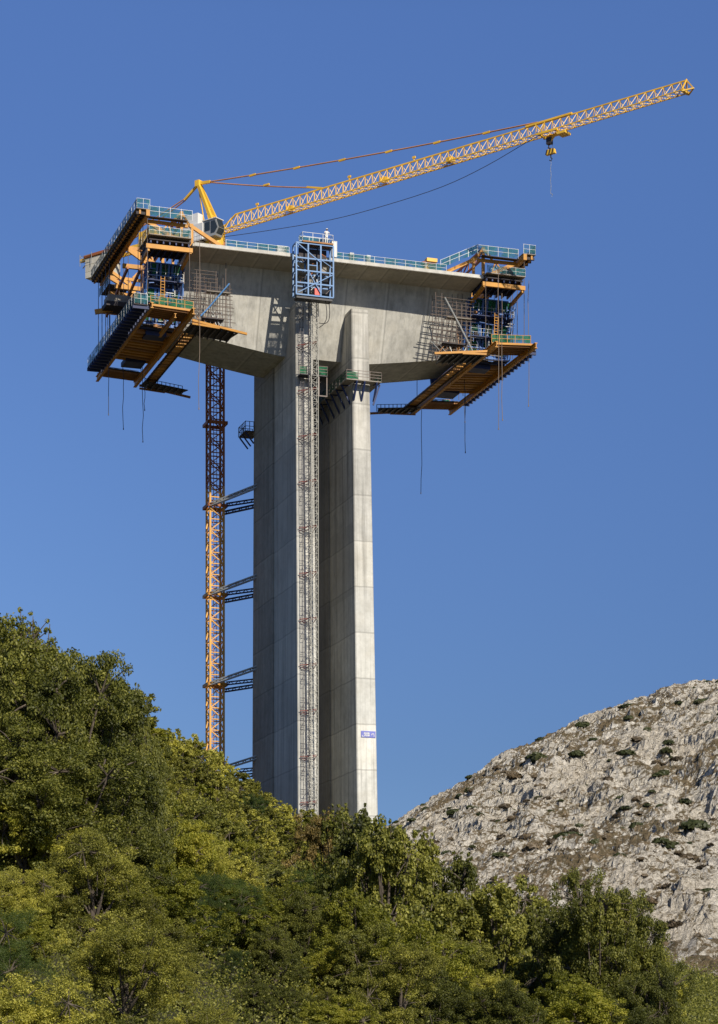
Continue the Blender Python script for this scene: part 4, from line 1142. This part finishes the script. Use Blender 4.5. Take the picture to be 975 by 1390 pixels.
TREES = [(-11.5,84,9.74,3.6,0), (-14.1,88,8.31,3.2,0), (-9.8,82,9.1,2.4,0), (-9.4,86,8.93,1.6,0), (-8.1,88,9.14,1.5,0), (-11.1,92,8.44,2.2,0), (-9.3,94,7.2,2.6,0), (-11,78,6.27,3,0), (-9.4,80,5.98,3,0), (-1.9,135,8.28,2.2,3), (0.3,120,9.12,2.5,0), (-1,128,8.77,2,0), (1.2,112,8.96,2.4,0), (3.1,118,8.78,2.8,0), (5,120,8.43,2.6,0), (6.9,118,7.94,2.8,0), (8.4,112,7.21,2.4,0), (10.4,105,9.39,2.2,0), (9.7,108,7.83,1.8,0), (11.6,106,8.78,1.8,0), (12.3,100,6.25,1.8,0), (-6.8,100,2.63,2,4), (-7.4,84,3.91,2,2), (-9.6,78,1.54,2,2), (-7.8,76,2.86,2,2), (-6.4,82,3.7,1.8,2), (-10.3,74,0.75,1.8,2), (-7.3,98,4.93,1.8,2), (2.3,92,5.36,2.2,2), (-0.2,98,5.68,1.8,2), (-56.6,332,11,4.68,1), (-54.7,334.3,11,5.46,1), (-48.8,314.9,10.65,4.5,1), (-50.7,330.9,10.76,4.92,1), (-49.2,341.3,11,5.02,1), (-46.9,346.4,11,4.74,1), (-41,315.8,11,5.64,1), (-38.8,313.5,11,4.95,2), (-38.6,334.3,11,5.65,1), (-34.8,317.4,10.74,4.56,4), (-33.6,328.3,11,4.6,1), (-30.5,320.5,11,5.55,1), (-28.1,326.5,8.11,3.48,2), (-27.7,339,8.39,3.95,1), (-25,333.3,8.69,4.08,1), (-21.6,319.5,9.12,3.89,1), (-20.5,344.5,9.03,4.08,1), (-15.8,314.8,7.7,3.83,1), (-14.9,323.2,7.2,3.37,1), (-12.4,333.8,6.6,2.87,1), (-9.6,315.5,6.47,2.88,1), (-6.9,345.9,7.39,3.02,1), (-4.8,343.5,7.41,3.4,1), (-1.5,324,5.19,2.63,4), (0.8,336.7,7.29,3.69,1), (3.5,327.3,7.16,3.21,1), (5,333.6,6.6,3.21,0), (-44.9,261.3,5.36,2.54,1), (-42.9,267.1,6.77,3.29,2), (-41.6,268.7,6.77,3.41,1), (-41.3,282,6.13,3.05,4), (-38.5,275.9,6.75,3.14,2), (-33.8,265.2,6.64,3.02,1), (-33.6,277.2,4.57,2.26,1), (-30,265.5,4.85,2.36,1), (-28.4,275.1,5.73,2.46,1), (-25.5,264.3,6.1,2.85,4), (-23.6,266.8,6.75,3.47,0), (-22.8,272,5.84,2.38,1), (-19.9,270.4,6.5,3.14,1), (-18.1,271,6.89,3.16,1), (-15.6,268.2,6.75,2.88,1), (-15,281.5,6.45,2.78,1), (-11.6,265.2,6.05,2.53,4), (-9.6,263.3,5.62,2.54,1), (-7.4,260.8,5.28,2.65,1), (-5.6,279.6,5.81,2.56,0), (-3.6,281.4,6.79,2.93,1), (-1.3,263.5,6.58,2.76,4), (0.6,275,5,2.57,0), (3.4,270.2,5.76,2.38,1), (4.7,257.5,5.79,2.46,1), (-36.9,225.6,6.52,3.2,1), (-35.6,224.2,5.68,2.69,1), (-33.6,224.6,5.82,2.54,1), (-30.4,216.3,6.29,2.72,1), (-27.1,207.6,5.47,2.25,4), (-27.8,224.6,6.76,3.48,1), (-23.9,215.5,6.31,3.13,2), (-21.3,206.7,5.64,2.62,1), (-20.3,213.8,5.64,2.55,1), (-17.9,215.7,5.22,2.18,1), (-16.5,221.1,5.4,2.53,1), (-14,217.9,4.97,2.53,2), (-11.9,205.1,5.18,2.16,1), (-10,205.8,5.17,2.31,1), (-7.9,208.8,4.09,1.71,1), (-5.5,217.7,4.58,2.27,1), (-3.4,218.3,5.31,2.7,4), (-2.5,212.2,6.69,3.13,1), (-0.3,219,6.44,3.09,1), (1.8,210.8,6.23,2.78,1), (3.2,212.1,6.27,3.2,0), (-29.8,175.4,6.05,2.55,1), (-29.4,183.6,4.84,2.12,1), (-24.7,167.3,4.73,2.01,4), (-23.8,174.3,6.32,2.69,1), (-21.5,170.4,5.69,2.48,1), (-21.4,179.5,5.6,2.43,1), (-19.4,182.2,4.53,1.95,1), (-17.3,182.8,5.27,2.3,1), (-15.1,177.8,4.11,2.03,1), (-13.1,176.9,4.81,2.42,1), (-10.2,177.4,4.28,2.11,1), (-9,180.6,4.88,2.37,1), (-7.5,174.7,3.15,1.38,0), (-4.8,173.5,2.32,1.08,1), (-2.9,169,4.61,2.03,1), (-1.7,178.8,5.71,2.61,1), (0.9,180.8,4.39,1.89,4), (2.1,174.3,4.53,2.15,1), (-25.5,148.9,5.61,2.36,0), (-24.3,152.1,3.89,1.99,1), (-21.1,140.6,4.75,2.1,2), (-18.9,143,4.81,2.44,1), (-17.3,145.9,4.72,2.34,4), (-14.4,139.5,4.59,2.15,1), (-12.8,140.4,4.69,2.42,1), (-11.5,147.3,3.22,1.52,0), (-8.9,138,5.51,2.58,0), (-7.7,145.3,4.25,1.74,2), (-4.7,139.8,3.33,1.58,0), (-3.2,148.7,1.75,1.16,2), (-1.6,144,4.12,1.87,1), (-0,142.4,3.03,1.43,1), (2.6,142.2,4.67,2.16,0), (4.3,138.5,4.88,2.2,0), (6.1,138.7,3.28,1.48,2), (8,141,2.06,1.08,0), (10.1,145.5,3.28,1.45,0), (11.9,150.7,2.61,1.07,1), (12.9,150.8,2.13,1.07,2), (14.4,142,6.26,2.78,2), (15.9,140.2,5.92,2.53,1), (16.9,138.5,3.71,1.86,2), (-18.1,119.3,3.86,1.79,0), (-15.8,116.5,4.71,1.95,2), (-15.6,125.1,4.7,2.38,1), (-12.1,116.3,5.88,2.71,4), (-10.9,122.7,4.32,2,2), (-9.1,126.2,3.04,1.5,1), (-7.8,123.3,3.85,1.9,2), (-6,121.9,3.92,1.85,1), (-3.2,122.9,4.39,2.03,1), (-2,121.3,5.27,2.47,4), (-0,125.6,4.37,1.92,0), (2,122.3,5.47,2.32,2), (4.1,117.8,3.54,1.6,0), (6.2,118.5,3.84,1.98,2), (7.7,121.5,3.98,1.67,2), (9,119.5,4.19,2.06,2), (10.8,118.7,5.38,2.74,1), (13.6,120,5.53,2.64,0), (14.8,120.1,3.06,1.4,2), (17.1,126.2,2.32,1.03,0), (-17,99.6,4.91,2.09,1), (-15.9,102.9,5.6,2.36,0), (-14.1,102.5,4.86,2.14,1), (-12.1,99.7,4.81,1.98,0), (-11.6,101.3,4.38,1.93,1), (-10.2,104.5,5.77,2.77,2), (-8.4,100.9,4.52,2.27,0), (-7,101.8,4.54,2.16,1), (-5,107.2,3.23,1.39,4), (-3.1,105.7,4.21,1.75,2), (-2.3,102.9,4.25,1.86,0), (-0.5,103,4.3,1.79,0), (0.7,103.2,3.82,1.85,1), (2.2,102.9,4.16,1.92,0), (3.9,103.7,4.63,2.34,0), (5.8,101.5,3.8,1.95,1), (7.8,104.8,2.74,1.24,1), (9,101.7,4.79,1.96,2), (10.1,104.1,3.8,1.62,0), (11.7,105.9,4,1.73,0), (13.6,105.6,2.23,1.15,2), (17.4,105.9,1.69,0.94,1), (-15.3,90,5.13,2.27,1), (-14.9,92.1,4.16,2.01,1), (-12.8,91.6,5.2,2.62,2), (-11.5,89.7,5.34,2.31,2), (-10,90.4,3.12,1.46,2), (-8.5,93.9,3.35,1.5,1), (-6.9,89.5,3.32,1.71,4), (-5.5,93.7,3.8,1.96,4), (-4.5,94,3.71,1.92,2), (-3.1,90.4,3,1.32,0), (-1.1,95.1,3,1.54,2), (0.7,93.8,4.7,1.96,0), (2.5,89.7,4.19,1.96,0), (3.8,93.2,3.22,1.4,0), (5.4,88,4.24,1.95,0), (7.4,89.3,3.29,1.48,2), (8.8,92.5,4.77,2.39,2), (10.8,91.5,4.54,1.93,0), (11.2,88.1,2.8,1.14,1), (-13.1,79.7,2.63,1.33,1), (-13.1,83.6,3.57,1.77,2), (-11.6,84.1,2.2,0.91,1), (-10.3,85,3.51,1.49,2), (-8.4,80,4.58,2.06,0), (-6.1,85.1,2.75,1.18,4), (-4.5,84.7,1.63,0.86,4), (-2.3,81.8,1.55,0.9,0), (-1,84,2.03,0.95,1), (0.1,85.8,1.66,0.88,0), (1.4,83.8,4.62,2.1,1), (3.4,83.8,2.41,1.18,2), (8,86.6,2.76,1.14,2), (9.1,84.8,3.59,1.8,1), (-13.1,78,2.63,1.08,1), (-11.6,77.7,3.3,1.65,0), (-10.7,78,3.94,1.99,2), (-7.9,72.7,4.36,1.92,1), (-6.4,73.3,3.22,1.56,1), (-5.3,72.2,1.45,0.75,1), (-3.3,76.4,1.92,0.81,0), (-1.5,74.4,1.58,0.93,0), (-0.7,76.5,2.64,1.16,2), (1.3,76.3,2.35,1.11,1), (2.6,71.7,2.05,0.9,2), (4.2,76.3,2.7,1.17,2), (7.4,72,3.17,1.54,0), (9.2,73.8,3.01,1.38,1), (-9.8,67.1,2.3,1.03,1), (-8.9,66.1,1.88,0.81,2), (-7.6,70.6,1.55,0.79,1), (-6.8,71.7,1.34,0.67,0), (1.2,72.2,2.73,1.33,2), (2.5,66.6,2.93,1.5,0), (3.7,71.4,2.51,1.05,0), (6.9,69.5,2.06,1.01,0), (7.8,68.1,2.1,0.96,0), (11.3,67.1,1.22,0.77,0), (-9.1,64.6,2.66,1.32,1), (-6.4,66,2.09,1.03,2), (-8.2,56,2.5,1.18,2), (-5.5,56.9,3.4,1.7,1), (-4.4,58.1,1.53,0.78,1), (-3.5,58.7,2.12,0.99,1), (-8,49,3.49,1.45,4), (-7.1,51.8,1.52,0.73,4), (-5.7,52.5,1.21,0.6,1), (-4.8,51,2.1,0.87,0), (-3.3,51.3,2.95,1.31,1), (-0.2,51.6,3.18,1.63,1), (5.7,52.4,1.49,0.72,0), (6.7,49.6,1.88,0.86,0), (-7.2,47,1.56,0.77,1), (-6.2,44.7,2.99,1.52,1), (-4.5,47.3,1.5,0.69,2), (-3.1,43.8,2.66,1.12,4), (-2.3,47.7,1.9,0.8,4), (-0.2,47,2.16,0.94,0), (4.4,45.1,2.04,0.9,0), (5.3,45.1,1.87,0.94,1), (6.2,44.6,2.75,1.24,2), (6.5,44.4,1.8,0.78,0), (-6.2,40.1,2.62,1.24,0), (-5.3,41.4,2.58,1.18,0), (-3.6,40.6,2.91,1.41,1), (-3.1,42.4,2.59,1.25,1), (-2.1,42.2,1.46,0.59,0), (-1.1,41,1.71,0.79,1)]

def place_word(X, Y, h):
    px = 487.5+3300*X/Y; zt = gz(X, Y)+h; py = 1500-3300*zt/Y
    side = ('at the left edge' if px < 110 else 'left of the crane mast' if px < 270 else 'below the crane mast' if px < 350 else
            'below the concrete pier' if px < 520 else 'right of the pier' if px < 700 else 'below the rocky hill')
    lev = 'on the skyline' if Y > 250 else 'halfway up the slope' if Y > 150 else 'low on the slope' if Y > 95 else 'nearest the viewer'
    return side, lev
HERO = ['largest dark green oak rising highest against the sky at the far left', 'tall dark green oak cut by the left edge of the photo']
for idx, (X, Y, h, w, k) in enumerate(TREES):
    lod = 0 if Y < 110 else 1 if Y < 180 else 2
    cm, tm = get_proto(k, lod, idx % (3 if lod < 2 else 2))
    side, lev = place_word(X, Y, h)
    K = KIND[k]
    lab = f"{K['d']} {side}, {lev}"
    root = bpy.data.objects.new(K['n'], None); COL.objects.link(root)
    root.location = TW((X, Y, gz(X, Y)-.15)); root.rotation_euler = (0, 0, R.uniform(0, 6.28))
    sx = (max(w/.45, .66*h) if not (k == 0 and w <= 1.75 and h > 9) else .36*h)*S
    root.scale = (sx, sx*R.uniform(.9,1.1), h*S)
    if idx < 2: tag(root, HERO[idx], K['c'])
    else: tag(root, lab, K['c'], f"{K['d']}s {side}, {lev}".replace('bushs','bushes'))
    for nm, me in (('crown', cm), ('trunk', tm)):
        c = bpy.data.objects.new(nm, me); c.parent = root; COL.objects.link(c)

# undergrowth that nobody could count
V = []; F = []; r = random.Random(5)
for i in range(24000):
    Y = 38+ (r.random()**1.9)*350
    X = (r.uniform(-80, 1060)-487.5)/3300*Y
    g0 = Vector((X, Y, gz(X, Y)))
    s_ = r.uniform(.5, 1.3)*(1+Y/300)
    for q in range(34):
        d = Vector((r.gauss(0,.5), r.gauss(0,.5), abs(r.gauss(0,.5))))*s_
        p = g0+d
        nrm = Vector((r.uniform(-1,1), r.uniform(-1,.6), r.uniform(0,1))).normalized()
        t1 = nrm.cross(Vector((r.uniform(-1,1), r.uniform(-1,1), r.uniform(-1,1)))).normalized(); t2 = nrm.cross(t1)
        L = .0008*Y*r.uniform(.8,1.5)+.02
        b0 = len(V)
        for u_ in (p-t1*L*.5, p+t2*L*.3, p+t1*L*.5, p-t2*L*.3): V.append(TW(u_))
        F.append((b0, b0+1, b0+2, b0+3))
o = bpy.data.objects.new('undergrowth', mesh_from('undergrowth', V, F, LM[0])); COL.objects.link(o)
tag(o, 'tangled low olive green undergrowth covering the slope between the trees', 'undergrowth', kind='stuff')

# shrubs on the rocky hill
SH = [leafmat('shrub_green', (.02,.03,.01), (.05,.06,.02), (.09,.095,.04), .15), leafmat('shrub_brown', (.05,.04,.025), (.12,.09,.055), (.20,.15,.09), .15)]
shp = []
for k in range(4):
    r = random.Random(90+k); V = []; F = []
    for i in range(420):
        d = Vector((r.gauss(0,1), r.gauss(0,1), abs(r.gauss(0,1)))).normalized()*(r.random()**.4)
        d.x *= 1+.4*noise.noise(d*2+Vector((k,0,0))); d.z *= .62
        nrm = (d+Vector((r.uniform(-1,1),)*3)).normalized() if d.length > 0 else Vector((0,0,1))
        t1 = nrm.cross(Vector((r.uniform(-1,1), r.uniform(-1,1), r.uniform(-1,1)))).normalized(); t2 = nrm.cross(t1)
        L = .2*r.uniform(.6,1.3); b0 = len(V)
        V.extend([d-t1*L, d+t2*L*.7, d+t1*L, d-t2*L*.7]); F.append((b0,b0+1,b0+2,b0+3))
    shp.append(mesh_from('shrub', V, F, SH[k % 2]))
r = random.Random(41)
cnt = 0
while cnt < 290:
    X = r.uniform(8, 175); Y = r.uniform(560, 897)
    px = 487.5+3300*X/Y
    if px > 1030 or px < 520: continue
    if noise.noise(Vector((X*.035, Y*.03, 1.7)))+r.uniform(-.5,.5) < -.1: continue
    if 1500-3300*hz(X, Y)/Y > 1330: continue
    o = bpy.data.objects.new('hill_shrub', shp[r.randrange(4)]); COL.objects.link(o)
    o.location = TW((X, Y, hz(X, Y)-.2)); s_ = r.uniform(.8, 1.8)*S*(1.7 if r.random() < .15 else 1)
    o.scale = (s_*r.uniform(1.1,1.9), s_*1.1, s_*r.uniform(.9,1.6)); o.rotation_euler = (0,0,r.uniform(0,6.28))
    green = o.data.materials[0].name == 'shrub_green'
    tag(o, ('small dark green' if green else 'small dry brown')+' shrub growing between pale rocks on the hill', 'shrub', ('dark green' if green else 'dry brown')+' shrubs on the rocky hill')
    cnt += 1

V = []; F = []
for i in range(2600):
    X = r.uniform(-8, 160); Y = r.uniform(540, 897)
    if noise.noise(Vector((X*.03, Y*.02, 1.7)))+noise.noise(Vector((X*.1, Y*.08, 4.2)))*.7+r.uniform(-.25,.25) < -.02: continue
    g0 = Vector((X, Y, hz(X, Y))); s_ = r.uniform(.35, 1.0)
    for q in range(26):
        d = Vector((r.gauss(0,.55), r.gauss(0,.55), abs(r.gauss(0,.5))))*s_
        p = g0+d
        nrm = Vector((r.uniform(-1,1), r.uniform(-1,1), r.uniform(0,1))).normalized()
        t1 = nrm.cross(Vector((r.uniform(-1,1), r.uniform(-1,1), r.uniform(-1,1)))).normalized(); t2 = nrm.cross(t1)
        L = .42*s_*r.uniform(.6,1.5); b0 = len(V)
        for u_ in (p-t1*L*.5, p+t2*L*.35, p+t1*L*.5, p-t2*L*.35): V.append(TW(u_))
        F.append((b0, b0+1, b0+2, b0+3))
o = bpy.data.objects.new('dry_scrub', mesh_from('dry_scrub', V, F, SH[1])); COL.objects.link(o)
tag(o, 'patches of low brown dry scrub spread over the pale rocky hillside', 'scrub', kind='stuff')

# ------------------------------------------------------------------ light, sky, camera
to_sun = Vector((CA*.15+SA, SA*.15-CA, .62)).normalized()
elev = math.asin(to_sun.z); rot = math.atan2(to_sun.x, to_sun.y)
sun = bpy.data.lights.new('sun', 'SUN'); sun.energy = 5.0; sun.color = (1,.92,.80); sun.angle = math.radians(.5)
so = bpy.data.objects.new('sun', sun); COL.objects.link(so)
so.rotation_euler = (-to_sun).to_track_quat('-Z', 'Y').to_euler(); so.location = (0,0,200)
w = bpy.data.worlds.new('World'); scene.world = w; w.use_nodes = True
nt = w.node_tree; bg = nt.nodes['Background']
sky = nt.nodes.new('ShaderNodeTexSky'); sky.sky_type = 'NISHITA'; sky.sun_disc = False
sky.sun_elevation = elev; sky.sun_rotation = rot
sky.altitude = 1200; sky.air_density = 1.0; sky.dust_density = .15; sky.ozone_density = 3.0
hs = nt.nodes.new('ShaderNodeHueSaturation'); hs.inputs['Saturation'].default_value = 1.04
hs.inputs['Hue'].default_value = .5
nt.links.new(sky.outputs[0], hs.inputs['Color']); nt.links.new(hs.outputs[0], bg.inputs['Color'])
tcw = nt.nodes.new('ShaderNodeTexCoord'); sp = nt.nodes.new('ShaderNodeSeparateXYZ'); nt.links.new(tcw.outputs['Generated'], sp.inputs[0])
fr = ramp(nt, sp.outputs[2], [(0.0, (.30,.36,.50)), (.138, (.37,.42,.545)), (.41, (.70,.775,1.02)), (.55, (.55,.56,.68)), (.75, (.36,.34,.38)), (1.0, (.30,.28,.30))])
side = ramp(nt, mathn(nt, 'ADD', sp.outputs[0], .5), [(.35, (1.30,1.26,1.20)), (.50, (1.03,1.02,1.01)), (.64, (.94,.95,.97))])
lowf = ramp(nt, sp.outputs[2], [(.12, (1,1,1)), (.36, (0,0,0))])
side = mixc(nt, lowf, (1,1,1), side)
skyc = mixc(nt, 1.0, mixc(nt, 1.0, hs.outputs[0], fr, 'MULTIPLY'), side, 'MULTIPLY')
nt.links.new(skyc, bg.inputs['Color'])
bg.inputs['Strength'].default_value = .12
cam = bpy.data.cameras.new('camera'); co = bpy.data.objects.new('camera', cam); COL.objects.link(co)
co.location = (0,0,0); co.rotation_euler = (math.radians(90), 0, 0)
cam.sensor_fit = 'AUTO'; cam.sensor_width = 36; cam.lens = 3300/1390*36
cam.shift_x = 0.0; cam.shift_y = (1500-695)/1390
cam.clip_start = .5; cam.clip_end = 20000
scene.camera = co
scene.view_settings.view_transform = 'Standard'; scene.view_settings.look = 'None'; scene.view_settings.exposure = 0
